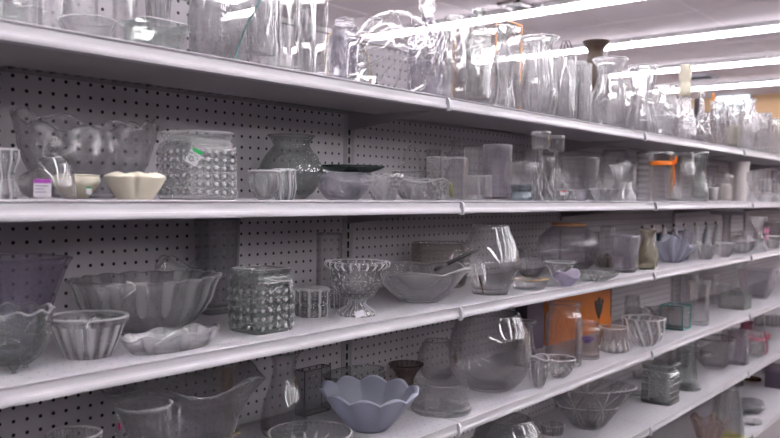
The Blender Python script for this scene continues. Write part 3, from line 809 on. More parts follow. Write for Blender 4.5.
# cut glass goblet lying on its side
p, R, H = place(2, 28, 166, 30, 1.20); o = empty('lying_goblet', (p.x, p.y, p.z))
vs, fs = vessel_mesh([(.25, 0), (.35, .2), (.8, .4), (1, .75), (.95, 1)], .02, .05, wall=.003, seg=64, rings=24, mod=diamonds(14, 5, .08)); go = from_data('bowl', vs, fs, CUT, o)
go.rotation_euler = (0, PI / 2, .2); go.location = (-.022, 0, .0225)
tag(o, 'small cut-glass goblet lying on its side left of the glass cloche', 'goblet')
G('glass_cloche', 'clear glass bell cover with a round knob and a purple-topped price label', 'cloche', S, 53, 155, 44, 'dome', CLEAR, row=1.135, part='dome', wall=.002,
  extra=lambda o, R, H, p: V('knob', o, SOLIDG, [(.6, 0), (.35, .1), (.9, .35), (1, .5), (.7, .7), (.55, .8), (.8, .92), (.5, 1)], R * .26, .026, z=H, solid=True, seg=32, rings=20),
  sticker=dict(du=-.45, z=.25, w=.026, h=.026, band=PUR, rad=.99))
G('cream_bowl', 'cream bowl behind the glass cloche with a green price mark', 'bowl', S, 76, 175, 46, [(.45, 0), (.5, .05), (.95, .62), (1, .8), (.9, 1)], CREAM, row=1.24, wall=.008, base=.02, sticker=dict(du=.55, z=.35, w=.010, h=.012, band=GRN, lines=0, rad=.98))
G('cream_fluted_bowl', 'cream fluted bowl standing alone at the front of the second shelf', 'bowl', S, 135, 173, 60, [(.56, 0), (.58, .04), (.82, .45), (.98, .78), (1, .86), (.82, .97), (.6, 1)], CREAM, row='f', wall=.010, base=.03, mod=lambda th, t: -.20 * max(0, math.cos(3 * (th + 2.15))) ** 14 * min(1, t * 1.3), zmod=lambda th, t: .05 * math.cos(6 * (th + 2.0)) * t ** 4, seg=128)
G('ruffled_centrepiece', 'very wide clear bowl with a ruffled rim behind the cream bowls', 'bowl', S, 88, 122, 142, [(.45, 0), (.5, .04), (.74, .22), (.93, .55), (1, .85), (1.02, 1)], RUFF, row=1.36, dy=.6, mod=lambda th, t: .05 * math.cos(12 * th) * t ** 3 + .015 * math.sin(31 * th) * math.sin(20 * t) * t, zmod=lambda th, t: (.05 * math.cos(9 * th + 1) + .06 * math.cos(2 * th)) * t ** 5, wall=.004, seg=160)
def ridge(o, R, H, p): pass
G('diamond_jar', 'square pressed glass jar with rows of raised diamonds and a green price tag', 'jar', S, 197, 133, 80, 'jar', PRESSC, sq=9, row=1.165, mod=bumps(24, 6, .05, .06, .74), wall=.005, seg=240, rings=72, sticker=dict(face=-PI / 2 - .10, du=-.62, z=.62, w=.020, h=.028, band=GRN, rot=-.5, rad=1.26, lines=3))
G('belly_vase', 'smooth grey-green belly vase with a wide collar against the pegboard', 'vase', S, 291, 136, 64, [(.42, 0), (.5, .03), (.72, .12), (.98, .34), (1, .46), (.84, .66), (.60, .82), (.58, .88), (.68, .97), (.74, 1)], OLIVE, row=1.36, wall=.003)
G('cut_bonbon_dish', 'small cut-glass dish with star cuts in front of the belly vase, left one', 'dish', S, 264, 171, 34, 'goblet', CUT, row=1.125, mod=stars(6, .08), wall=.005)
G('cut_bonbon_dish', 'small cut-glass dish with knobbly edge touching the star-cut dish', 'dish', S, 284, 170, 22, 'squat', CUT, row=1.14, mod=ribs(7, .12), wall=.005)
G('green_platter', 'dark green glass platter seen edge-on above the pressed bowls', 'platter', S, 351, 166, 66, [(.25, 0), (.28, .5), (.3, .72), (.7, .84), (1, .97), (1, 1)], DKGREEN, row=1.325, wall=.003, base=.028)
G('scalloped_bowl', 'lavender-clear pressed bowl with scalloped rim left of the basketweave bowl', 'bowl', S, 343, 174, 50, [(.55, 0), (.66, .05), (.74, .12), (.97, .45), (1, .7), (.9, .9), (1, 1)], LAV, row='f', mod=addm(diamonds(12, 2, .03), ruffle(14, .03, 4)), wall=.004, sq=0)
G('basketweave_bowl', 'pressed basketweave bowl with slanted sides left of the basket', 'bowl', S, 384, 176, 44, [(.55, 0), (.6, .05), (.85, .6), (1, 1)], PRESSED, row='f', mod=diamonds(16, 3, .05), zmod=lambda th, t: .05 * math.cos(8 * th) * t ** 4, wall=.004, sq=4)
G('heart_dish', 'small pressed heart-shaped dish with diamond pattern in front of the clear cylinder', 'dish', S, 425, 181, 48, [(.5, 0), (.6, .06), (.86, .6), (1, 1)], PRESSED, row='f', mod=addm(diamonds(14, 3, .06), lambda th, t: .10 * math.cos(2 * th) * t), zmod=lambda th, t: .10 * math.sin(3 * th) * t ** 3, wall=.004)
G('glass_basket', 'glass basket with a tall arched handle against the pegboard', 'basket', S, 411, 172, 38, 'bowl', CLEAR, row=1.30, mod=ribs(16, .03), handle=dict(kind='arch', a=.15, z0=.95, out=1.0, r=.0032, hh=.072))
G('clear_cylinder', 'wide straight clear glass with a dried sprig inside', 'vase', S, 447, 158, 41, 'cyl', CLEAR, row=1.175, wall=.003,
  extra=lambda o, R, H, p: MB().tube([(.02, 0, .008), (.022, .003, .03), (.018, .0, .045)], [.004, .006, .002], 8).build('sprig', mat('dried_sprig', (.38, .38, .16), .7), o, True))
G('back_decanter', 'low round decanter with a ringed neck behind the clear cylinder', 'decanter', S, 456, 141, 22, [(.9, 0), (1, .1), (1, .5), (.5, .62), (.5, .72), (.95, .75), (.95, .8), (.5, .85), (.5, .95), (.7, 1)], CLEAR, row=1.39)
G('thick_tumbler', 'short thick-walled ribbed tumbler right of the clear cylinder', 'glass', S, 479, 176, 25, 'cyl', CLEAR, row=1.115, wall=.0045, mod=ribs(10, .03), base=.012)
G('ribbed_vase', 'straight vase with fine ribs, left one behind the thick tumbler', 'vase', S, 478, 148, 28, 'cyl', THIN, row=1.27, mod=ribs(20, .03))
G('ribbed_vase', 'taller straight vase with cut rim lines and amber-tinted bottom', 'vase', S, 497, 145, 28, 'cyl', LAV, row=1.17, mod=lambda th, t: .02 * math.cos(18 * th) * (1 if t > .75 else .2), extra=lambda o, R, H, p: V('tinted_bottom', o, mat('amber_tint', (.12, .07, .07), .3), 'disc', R * .88, .006, z=.0045, solid=True, seg=32, rings=6))
G('blue_footed_bowl', 'footed glass bowl with a pale blue base next to the tall candle holders', 'bowl', S, 521, 163, 34, [(.86, 0), (.92, .1), (1, .5), (.97, 1)], CLEAR, row=1.14, foot=dict(h=.42, r=.72, m=BLUE, prof=[(.85, 0), (.9, .1), (.85, .4), (.75, .55), (.95, .75), (1, 1)]), wall=.003, mod=lambda th, t: .02 * math.cos(8 * th) * math.sin(PI * t))
for (u, vt, w, lb) in ((540, 132, 19, 'taller left-hand clear candle holder with a cup on a slim stem'), (555, 136, 17, 'shorter right-hand clear candle holder with a cup on a slim stem')):
    G('candle_holder', lb, 'candle holder', S, u, vt, w, 'cup', CLEAR, row=1.11 if u < 545 else 1.135, foot=dict(h=.76, r=.62, name='stem', prof='stem'), wall=.003, base=.006, group='tall stemmed candle holders')
G('goblet', 'small stemmed goblet behind the two candle holders', 'goblet', S, 545, 156, 20, 'goblet', CLEAR, row=1.30, foot=dict(h=.5, r=.8), mod=ribs(10, .04))
G('wide_glass_bowl', 'wide clear bowl with curved white highlights right of the candle holders', 'bowl', S, 572, 158, 52, 'deep', CLEAR, row=1.28, mod=twist(10, .012, 3), wall=.004)
G('crystal_dish', 'small crystal dish with a red price mark at the shelf front', 'dish', S, 563, 190, 18, 'bowl', CUT, row='f', mod=stars(7, .08), sticker=dict(z=.72, w=.017, h=.012, band=RED, lines=1, rad=1.05))
G('crystal_dish', 'small faceted lilac crystal dish right of the red-marked one', 'dish', S, 582, 190, 18, 'bowl', LAV, row='f', mod=stars(6, .1))
G('leaf_dish', 'low cut leaf-shaped glass dish with a jagged edge on the second shelf', 'dish', S, 604, 189, 30, 'plate', PRESSED, row='f', mod=addm(ribs(24, .05), lambda th, t: .15 * math.cos(2 * th) * t))
G('glass_pitcher', 'round bulging glass pitcher with bright highlights behind the leaf dish', 'pitcher', S, 614, 150, 36, 'globe', CLEAR, row=1.30, handle=dict(a=-2.6, r=.004), wall=.004)
G('flared_vase', 'clear vase widening to its foot in front of the round pitcher', 'vase', S, 622, 165, 30, [(1, 0), (.95, .06), (.62, .4), (.55, .6), (.85, 1)], CLEAR, row=1.15, wall=.005)
G('ringed_jar', 'tall jar with horizontal rings left of the orange ribbon', 'jar', S, 644, 152, 16, 'cyl', CLEAR, row=1.22, mod=lambda th, t: .05 * math.cos(2 * PI * 9 * t))
G('rectangular_jar', 'straight-sided glass jar tied with an orange ribbon and bow', 'jar', S, 660, 152, 25, 'cyl', CLEAR, row=1.14, wall=.003, sq=4,
  extra=lambda o, R, H, p: ribbon(o, R * 1.04, H, ORANGE, .74, .014, bow=.034, a=-.9, tails=.11))
G('round_jar', 'bulging clear jar right behind the orange bow', 'jar', S, 682, 153, 25, [(.7, 0), (.8, .05), (1, .4), (1, .6), (.8, .85), (.85, 1)], CLEAR, row=1.16)
G('hourglass_vase', 'green-tinged hourglass vase with a flared lip on the second shelf', 'vase', S, 699, 152, 17, [(.9, 0), (1, .05), (.95, .25), (.6, .6), (.7, .8), (1, 1)], GREEN, row=1.13)
G('votive_candle', 'little white votive candle in a glass cup', 'candle', S, 713, 187, 11, 'tumbler', CLEAR, row='f', extra=lambda o, R, H, p: V('candle', o, WHITE, 'disc', R * .74, H * .9, z=.005, solid=True, seg=20, rings=6))
G('candle_jar', 'lidded jar holding a beige candle left of the white vase', 'jar', S, 722, 172, 20, 'cyl', CLEAR, row=1.16, lid=dict(h=.14, r=.95, kh=.5), extra=lambda o, R, H, p: V('candle', o, mat('beige_wax', (.50, .44, .42), .5), 'disc', R * .84, H * .55, z=.006, solid=True, seg=24, rings=6))
G('white_vase', 'opaque white tapered vase near the right end of the second shelf', 'vase', S, 738, 162, 20, [(.7, 0), (.75, .03), (.9, .6), (1, 1)], mat('white_ceramic', (.70, .64, .63), .35), row=1.22)
for i, (u, vt, w, pf, mm, y, lab) in enumerate([
    (752, 172, 12, 'goblet', CLEAR, 1.12, 'stemmed goblet right beside the white vase on the second shelf'),
    (762, 168, 11, 'goblet', CLEAR, 1.25, 'taller goblet at the back, second right of the white vase'),
    (764, 180, 12, 'cup', CUT, 1.12, 'short-stemmed cut cup, second from the right on the second shelf'),
    (776, 170, 12, 'goblet', LAV, 1.22, 'lilac-tinged goblet at the right end of the second shelf'),
    (777, 184, 11, 'cup', CUT, 1.12, 'small cut cup at the very right front of the second shelf')]):
    G('stemmed_goblet', lab, 'goblet', 2, u, vt, w, pf, mm, row=y, foot=dict(h=.45, r=.85), mod=ribs(9, .04), group='stemware at the right end of the second shelf')
# =================================================================== THIRD SHELF
S = 3
def feet(o, R, H, p, n=3, m=None):
    for i in range(n):
        a = toward_cam(p) + .15 + i * 2 * PI / n
        f = V('foot', o, m or CLEAR, 'knob', .009, .016, solid=True, seg=20, rings=12); f.location = (R * .42 * math.cos(a), R * .42 * math.sin(a), 0)
def footed(name, label, cat, S, u, vt, w, prof, m, vb, **k):
    o = G(name, label, cat, S, u, vt, w, prof, m, vb=vb, **k)
    for c in o.children: c.location.z += .012
    r = max(abs(v.co.x) for v in o.children[0].data.vertices); h = .05
    n = 3
    for i in range(n):
        a = toward_cam(o.location) + .1 + i * 2 * PI / n
        f = V('foot', o, m, 'knob', .0085, .02, solid=True, seg=20, rings=12); f.location = (r * .38 * math.cos(a), r * .38 * math.sin(a), 0)
    return o
footed('footed_bowl', 'green-tinged pressed bowl on knob feet at the left edge of the third shelf', 'bowl', S, 12, 318, 76, 'deep', GREEN, 374, Rb=.42, mod=addm(bark(.02), ruffle(10, .04)), zmod=lambda th, t: .04 * math.cos(10 * th) * t ** 5, wall=.004)
G('purple_bowl', 'large purple-tinted square bowl against the pegboard at the left', 'bowl', S, 16, 258, 112, [(.35, 0), (.4, .03), (.55, .3), (.85, .8), (1, 1)], PURPLE, row=1.30, sq=5, wall=.004, yaw=.14)
G('pressed_bowl', 'small pressed bowl with a beaded rim and arches, right of the footed bowl', 'bowl', S, 88, 316, 76, [(.58, 0), (.6, .03), (.8, .5), (.93, .86), (1, .9), (1, 1)], PRESSED, vb=361, Rb=.6, mod=lambda th, t: (.035 * abs(math.cos(8 * th)) if t < .8 else .015 * math.cos(60 * th)), wall=.004, seg=180)
G('petal_bowl', 'large deep bowl of overlapping glass petals in the middle of the left bay', 'bowl', S, 148, 279, 152, [(.36, 0), (.42, .04), (.66, .2), (.86, .55), (.94, .85), (1, 1)], DUSTY, row=1.30, dy=.7, mod=lambda th, t: .06 * abs(math.cos(9 * th)) * min(1, t * 1.5), zmod=lambda th, t: .03 * abs(math.cos(9 * th)) * t ** 4, wall=.005, seg=192)
G('wavy_platter', 'wavy clear glass dish resting behind the petal bowl', 'dish', S, 178, 262, 52, [(.4, 0), (.45, .5), (.8, .86), (1, 1)], THIN, row=1.42, dy=.3, zmod=lambda th, t: .12 * math.cos(3 * th) * t ** 3, wall=.004)
G('square_vase', 'tall dark-edged square glass vase behind the bubble jar', 'vase', S, 217, 219, 54, [(.86, 0), (.9, .05), (.97, .6), (1, 1)], SMOKE, sq=9, row=1.405, wall=.004, base=.015, dy=.7)
G('oval_tray', 'long low frosted glass tray at the front of the third shelf', 'tray', S, 172, 333, 112, [(.75, 0), (.8, .1), (.92, .5), (1, 1)], FROST, vb=351, Rb=.42, dy=.42, zmod=lambda th, t: .12 * math.cos(8 * th) * t ** 4, wall=.004, mod=ribs(8, .02))
G('bubble_jar', 'green-tinged square jar covered in round bubbles', 'jar', S, 261, 268, 66, 'jar', GREEN, sq=9, vb=335, Rb=.9, mod=bumps(20, 5, .085, .04, .72), wall=.004, seg=240, rings=84)
G('cylinder_vase', 'slim straight glass vase standing just left of the slotted upright', 'vase', S, 329, 233, 26, 'cyl', THIN, row=1.37, wall=.002)
G('block_candle_holder', 'short thick candle holder of two stacked glass rings beside the compote', 'candle holder', S, 312, 289, 33, [(.95, 0), (1, .06), (1, .42), (.88, .48), (1, .54), (1, 1)], CUT, vb=319, Rb=.95, mod=ribs(10, .05), wall=.010, base=.012)
G('pressed_votive', 'small pressed votive glass tucked behind the compote', 'votive', S, 338, 292, 26, 'tumbler', PRESSED, row=1.27, mod=ribs(14, .05))
G('diamond_compote', 'footed compote with diamond cuts and a beaded scalloped rim', 'compote', S, 357, 261, 63, [(.3, 0), (.5, .08), (.78, .4), (.86, .8), (.96, .86), (1, .93), (.95, 1)], CUT, vb=319, Rb=.6,
  foot=dict(h=.3, r=.62, mod=ribs(16, .03), prof=[(1, 0), (1, .15), (.9, .3), (.5, .6), (.42, .8), (.5, 1)]), mod=lambda th, t: diamonds(18, 5, .035)(th, t) if t < .78 else .05 * math.cos(24 * th), wall=.004, seg=192, rings=56,
  sticker=dict(z=.07, w=.020, h=.014, rad=.66, lines=0, rot=.3, du=.12))
G('petal_dish', 'frosted petal-shaped bowl holding a black marker, right of the compote', 'bowl', S, 420, 271, 92, [(.34, 0), (.4, .04), (.68, .4), (.88, .8), (1, 1)], FROST, vb=306, Rb=.45, mod=lambda th, t: .10 * abs(math.cos(2.5 * th)) * t, zmod=lambda th, t: .12 * abs(math.cos(2.5 * th + .3)) * t ** 2 + .08 * math.cos(th) * t, wall=.004, seg=160,
  sticker=dict(z=.16, w=.014, h=.005, band=GRN, lines=0, rad=.62, du=-.7))
c = on_y(447, 264, 1.125); d_ = on_y(478, 249, 1.14)
o = empty('marker_pen', c); q = MB(); dv = d_ - c
q.tube([dv * 0, dv * .97, dv], [.0046, .0046, .0036], 12); q.build('barrel', BLACK, o, True)
q = MB().tube([dv * -.35, dv * -.02], [.0038, .0038], 12); q.build('cap', BLACK, o, True)
tag(o, 'black marker pen sticking out of the frosted petal bowl', 'pen')
c = on_y(452, 258, 1.185); o = empty('price_tag', c, .3)
q = MB(); q.poly([(-.010, 0, -.004), (.006, 0, -.002), (.010, 0, .010), (-.006, 0, .007)], .0006, (0, 1, 0)); q.build('card', mat('pink_card', (.75, .5, .68), .6), o)
tag(o, 'small pink card tag between the marker and the tapered vase', 'tag')
G('ringed_bowl', 'straight-sided frosted bowl against the pegboard behind the petal bowl', 'bowl', S, 440, 243, 58, [(.75, 0), (.85, .05), (1, .5), (1, 1)], glass('amber_frost', (.93, .92, .87), rough=.2, thru=.5, milk=.12, milkc=(.6, .57, .5)), row=1.36, mod=lambda th, t: .01 * math.cos(80 * t))
G('tapered_vase', 'big faceted tapering glass vase with an amber edge', 'vase', S, 490, 225, 58, [(.58, 0), (.62, .03), (.66, .10), (1, .42), (1, .5), (.86, .72), (.60, 1)], CLEAR, vb=297, Rb=.5, mod=lambda th, t: .006 * math.cos(6 * th), wall=.004, base=.012,
  extra=lambda o, R, H, p: MB().tube([(-R * x, -R * .12, H * z) for x, z in ((.62, .03), (.67, .10), (.9, .28))] , .0015, 8).build('amber_edge', AMBER, o, True))
G('small_ribbed_bowl', 'small ribbed glass bowl right of the tapered vase', 'bowl', S, 530, 259, 30, 'bowl', CLEAR, row=1.30, mod=ribs(22, .03))
G('gold_rim_dish', 'low square dish with a gold rim beside the tapered vase', 'dish', S, 529, 279, 42, [(.75, 0), (.8, .1), (.95, .7), (1, 1)], CLEAR, vb=292, Rb=.8, sq=5, extra=lambda o, R, H, p: MB().tube([(R * shape_r(t, 5) * math.cos(t), R * shape_r(t, 5) * math.sin(t), H + .0012) for t in [PI * i / 32 for i in range(64)]], .0011, 6, closed=True).build('gold_rim', GOLD, o, True))
G('square_glass', 'small square clear glass at the back beside the tapered vase', 'glass', S, 523, 249, 14, 'cyl', CLEAR, sq=7, row=1.40)
G('crescent_dish', 'small lilac crescent-shaped frosted dish at the shelf front', 'dish', S, 567, 274, 35, [(.4, 0), (.5, .1), (.8, .5), (1, 1)], glass('lilac_frost', (.92, .88, .98), rough=.3, thru=.1, milk=.6, milkc=(.74, .68, .84)), vb=288, Rb=.5, dy=.6, zmod=lambda th, t: .30 * (math.cos(2 * th)) * t ** 2, mod=bark(.03), wall=.004)
G('lidded_globe', 'large smoky glass globe with a flat copper-coloured lid', 'jar', S, 568, 226, 62, [(.5, 0), (.6, .04), (.92, .3), (1, .52), (.92, .75), (.6, .96), (.52, 1)], glass('smoky_lilac_glass', (.96, .95, .97), thru=.75, milk=.04), row=1.31, wall=.003,
  extra=lambda o, R, H, p: V('lid', o, COPPER, 'disc', R * .56, .010, z=H + .0014, solid=True, seg=48, rings=8))
G('pressed_plate', 'green-tinged pressed plate lying behind the crescent dish', 'plate', S, 594, 273, 46, 'plate', glass('green_pressed', (.84, .93, .86), thru=.3, milk=.15, bump=.5), vb=283, Rb=.4, mod=ribs(20, .04), wall=.003)
G('spiky_dish', 'brown-tinged cut-glass dish with a jagged rim under the globe', 'dish', S, 606, 256, 34, 'flare', glass('brown_pressed', (.85, .78, .68), thru=.25, milk=.15, bump=.5), row=1.28, mod=ribs(16, .08), zmod=lambda th, t: .12 * math.cos(16 * th) * t ** 4)
G('cut_glass_dish', 'low cut dish left in front of the smoky globe', 'dish', S, 560, 262, 30, 'flare', CUT, row=1.19, mod=stars(8, .06))
G('bevelled_vase', 'square tapering vase with a thick dark lilac base', 'vase', S, 625, 236, 31, [(.7, 0), (.72, .04), (.86, .4), (1, 1)], LAV, vb=274, Rb=.7, sq=6, wall=.004, base=.012)
G('thin_vase', 'thin tall square glass behind the square tapering vase', 'vase', S, 607, 226, 15, 'cyl', THIN, row=1.38, sq=6)
G('hobnail_vase', 'golden hobnail bottle vase with a flared neck', 'vase', S, 647, 230, 20, [(.75, 0), (.9, .06), (1, .3), (.95, .5), (.6, .72), (.5, .82), (.8, .97), (.85, 1)], glass('gold_hobnail', (.92, .86, .70), thru=.5, milk=.25, milkc=(.72, .68, .58)), vb=271, Rb=.8, mod=hobs(28, 9, .09, .05, .62), seg=112, rings=64)
G('swan_bowl', 'lilac ruffled shell-shaped glass bowl right of the golden hobnail vase', 'bowl', S, 672, 243, 38, [(.35, 0), (.45, .08), (.75, .5), (1, 1)], glass('lilac_ruffle', (.92, .91, 1), rough=.1, thru=.15, milk=.45, milkc=(.74, .74, .86), bump=.4), vb=264, Rb=.5, mod=ribs(9, .12), zmod=lambda th, t: .36 * math.cos(2 * th - .9) * t ** 2 + .08 * math.cos(9 * th) * t ** 3)
G('tall_shell', 'upright ruffled lilac glass shell behind the ruffled bowl', 'vase', S, 683, 233, 20, 'flare', LAV, row=1.21, mod=ribs(7, .12), zmod=lambda th, t: .12 * math.cos(3 * th) * t ** 3)
# a box with a row of frosted tapers
p, R, H = place(3, 690, 236, 60, 1.36); ln = .20
o = empty('teal_box', (p.x, 1.37, p.z))
MB().quadbox(-.22, .22, -.025, .065, 0, .095).build('carton', TBOX, o); MB().quadbox(-.222, .222, -.027, .067, .0955, .100).build('lid', DKBOX, o)
tag(o, 'long dark teal box behind the row of white curved glass taper holders', 'box')
taper = None
for i, (u, lb) in enumerate(zip((640, 650, 661, 672, 682, 693, 704, 714), ('leftmost', 'second', 'third', 'fourth', 'fifth', 'sixth', 'seventh', 'rightmost'))):
    y = 1.305; pp = on_y(u, 240, y)
    if taper is None:
        taper = empty('taper_holder', (pp.x, y, LEV[3]))
        q = MB(); pts = []
        for k in range(15):
            t = k / 14; pts.append((-.012 * math.cos(t * 1.9) * 1.4 + .012, -.01 * math.sin(t * 2), -.0 + .006 + .128 * t))
        q.tube(pts, [.006 + .010 * math.sin(PI * k / 14) for k in range(15)], 12); q.build('arm', mat('white_porcelain', (.62, .60, .62), .35), taper, True)
        V('foot', taper, WHITEG, 'disc', .012, .006, solid=True, seg=24, rings=6)
        V('cap', taper, BLACK, 'knob', .005, .016, z=.133, solid=True, seg=12, rings=8).location.x = .020
        t_ = taper
    else:
        t_ = taper.copy(); COL.objects.link(t_); t_.location = (pp.x, y, LEV[3])
        for ch in list(taper.children):
            c = ch.copy(); COL.objects.link(c); c.parent = t_
    tag(t_, '%s of the eight white curved glass taper holders standing in a row' % lb, 'taper holder', 'white curved taper holders')
G('crystal_cluster_dish', 'cut crystal dish at the shelf front below the taper holders', 'dish', S, 705, 244, 26, 'flare', CUT, row='f', mod=stars(7, .1), zmod=lambda th, t: .1 * math.cos(7 * th) * t ** 3)
G('crystal_bowl', 'small sparkling cut bowl right of the cut crystal dish', 'bowl', S, 724, 243, 18, 'deep', CUT, row='f', mod=stars(6, .08))
G('covered_dish', 'round glass dish with a domed lid and knob near the third shelf right end', 'dish', S, 742, 231, 24, 'bowl', CLEAR, row=1.13, lid=dict(h=.55, r=.95, kh=.35, solid=False), mod=ribs(12, .04))
G('platter_stack', 'glass platter on the stack under the second shelf, right of the taper holders', 'platter', S, 726, 212, 32, [(.3, 0), (.3, .9), (.9, .93), (1, 1)], DUSTY, row=1.37)
def flowers(o, R, H, p):
    for (dx, dz) in ((-.024, .62), (.028, .60), (.016, .40)):
        q = MB()
        for k in range(5):
            a = k * 2 * PI / 5; c = Vector((dx, -R * .9, H * dz)); n = Vector((math.cos(a), -.2, math.sin(a)))
            tt = Vector((-math.sin(a), 0, math.cos(a)))
            q.poly([c, c + n * .010 + tt * .006, c + n * .019, c + n * .010 - tt * .006], .0012, (0, -1, 0))
        q.build('pink_flower', PINKF, o)
G('candlestick_vase', 'tall glass candlestick with pink flowers around its stem', 'candlestick', S, 758, 217, 15, [(1, 0), (.9, .08), (.5, .25), (.75, .4), (.4, .55), (.55, .72), (.9, .85), (1, 1)], CLEAR, row=1.12, extra=flowers, mod=ribs(8, .04))
G('crystal_bowl', 'small cut bowl right of the pink-flowered candlestick', 'bowl', S, 773, 236, 15, 'deep', CUT, row='f', mod=stars(6, .08))
G('dark_jar', 'squat glass jar at the back of the third shelf at its right end', 'jar', S, 772, 222, 18, 'jar', SMOKE, row=1.36)
# =================================================================== FOURTH SHELF
S = 4
G('dark_flared_bowl', 'large smoky glass bowl with a wide rim under the third shelf', 'bowl', S, 182, 376, 160, [(.4, 0), (.45, .03), (.6, .35), (.78, .72), (.97, .95), (1, 1)], SMOKE, row=1.275, mod=lambda th, t: hobs(44, 7, .03, .1, .5)(th, t) + .02 * math.cos(9 * th) * t ** 6, zmod=lambda th, t: .05 * math.cos(5 * th) * t ** 7, wall=.005, seg=192, rings=56)
G('sticker_tumbler', 'straight clear tumbler with a hot pink oval sticker', 'glass', S, 144, 404, 54, 'cyl', CLEAR, row=1.135, wall=.003, sticker=dict(du=-1.0, z=.86, w=.0075, h=.013, oval=PINKL, rad=1.01))
G('beaded_bowl', 'bowl with a beaded rim cut off by the bottom left of the picture', 'bowl', S, 74, 433, 52, 'bowl', PRESSED, row=1.15, mod=lambda th, t: .02 * math.cos(40 * th) * (t > .9))
G('carafe', 'clear waisted glass carafe between the smoky bowl and the opal bowl', 'carafe', S, 284, 352, 46, [(.9, 0), (1, .05), (1, .22), (.9, .38), (.62, .62), (.5, .78), (.56, .92), (.7, 1)], CLEAR, row=1.33, wall=.0035)
o = empty('wooden_slat', (on_y(258, 400, 1.30).x, 1.405, LEV[4]), .1)
MB().quadbox(-.014, .014, -.006, .006, 0, .155).build('board', WOOD, o); bevel(o.children[0], .003)
MB().quadbox(-.03, .03, -.012, .012, 0, .006).build('base', WOOD, o)
tag(o, 'tan wooden slat standing upright between smoky bowl and carafe', 'wooden slat')
glass_box('glass_photo_box', 'clear glass box with dark edges standing left of the upright', 'glass box', S, 313, 368, 50, row=1.40, dyr=.35, edge=mat('dark_edge', (.09, .08, .09), .4), m=THIN, er=.0012)
G('wide_rim_bowl', 'wide clear bowl with a thick grey rim behind the blue opal bowl', 'bowl', S, 355, 372, 76, 'deep', OLIVE, row=1.385, dy=.6, wall=.004)
G('opal_ruffled_bowl', 'pale blue opal bowl with a deeply ruffled rim', 'bowl', S, 369, 394, 94, [(.36, 0), (.42, .05), (.64, .4), (.86, .78), (1, 1)], OPAL, vb=437, Rb=.4, mod=lambda th, t: .07 * abs(math.cos(5 * th)) * t, zmod=lambda th, t: .16 * abs(math.cos(5 * th)) * t ** 3 + .05 * math.sin(th) * t, wall=.004, seg=200)
G('sunburst_dish', 'low cut-glass dish with a sunburst pattern at the bottom of the picture', 'dish', S, 310, 424, 84, [(.35, 0), (.5, .1), (.85, .7), (1, 1)], CUT, row=1.155, mod=lambda th, t: .012 * math.cos(40 * th) * (t > .9), H=.050, wall=.004, seg=200, extra=lambda o, R, H, p: [MB().tube([(math.cos(a) * R * .12, math.sin(a) * R * .12, H * .42), (math.cos(a) * R * .42, math.sin(a) * R * .42, H * .50), (math.cos(a) * R * .66, math.sin(a) * R * .66, H * .72)], [.0012, .0042, .0008], 6).build('ray_cut', WHITEG, o, True) for a in [k * PI / 6 for k in range(12)]])
G('brown_fan_vase', 'brown-tinged ribbed fan vase at the back right of the upright', 'vase', S, 406, 364, 34, [(.5, 0), (.5, .4), (.7, .7), (1, 1)], glass('brown_ribbed', (.62, .52, .48), thru=.3, milk=.2, milkc=(.28, .22, .20)), row=1.40, mod=ribs(20, .05))
G('patterned_tumbler', 'wide frosted-patterned tumbler with a thick cut base, left of the glass globe', 'glass', S, 441, 381, 58, [(.97, 0), (1, .05), (1, .18), (.94, .25), (.93, .6), (.95, 1)], CLEAR, vb=423, Rb=.9, mod=lambda th, t: (.05 * math.sin(17 * th + 40 * t) * math.sin(13 * th) if t < .25 else .006 * math.sin(9 * th + 20 * t)), wall=.003, base=.012, seg=160,
  extra=lambda o, R, H, p: [from_data('frosted_flower', [(R * .955 * math.cos(a + x * .22), R * .955 * math.sin(a + x * .22), H * (.5 + y * .30)) for x, y in [(math.cos(t) * (1 + .3 * math.cos(5 * t)) * .8, math.sin(t) * (1 + .3 * math.cos(5 * t)) * .75) for t in [2 * PI * i / 30 for i in range(30)]]], [tuple(range(30))], FROST, o, False) for a in [k * PI / 3.5 - 2.4 for k in range(7)]])
G('glass_globe', 'large thick clear fishbowl globe full of curved reflections', 'fishbowl', S, 489, 313, 82, [(.38, 0), (.6, .03), (.88, .2), (1, .45), (.95, .70), (.8, .90), (.70, 1)], GLOBE, vb=399, Rb=.55, wall=.004, base=.010, seg=144, rings=64)
G('rear_globe', 'second glass globe half hidden behind the large fishbowl', 'fishbowl', S, 437, 340, 40, 'globe', CLEAR, row='b', wall=.003)
G('cut_vase', 'narrow cut-glass vase with a green price mark behind the fishbowl', 'vase', S, 526, 321, 20, 'hour', CUT, row=1.28, mod=stars(6, .08), sticker=dict(z=.6, w=.008, h=.012, band=GRN, lines=0, rad=1.0))
G('cut_cream_jug', 'small cut-glass cream jug right of the fishbowl', 'jug', S, 538, 357, 20, 'deep', CUT, vb=390, Rb=.6, mod=stars(7, .06), zmod=lambda th, t: .08 * math.cos(2 * th) * t ** 3)
G('low_cut_bowl', 'low cut-glass bowl in front of the big storage jar', 'bowl', S, 558, 358, 34, 'bowl', CUT, vb=382, Rb=.6, mod=diamonds(14, 3, .05), wall=.003)
G('storage_jar', 'large clear storage jar standing before the orange box', 'jar', S, 563, 303, 36, [(.94, 0), (1, .04), (1, .3), (1, .76), (.96, .82), (.84, .87), (.86, .93), (.94, 1)], CLEAR, row=1.20, wall=.003)
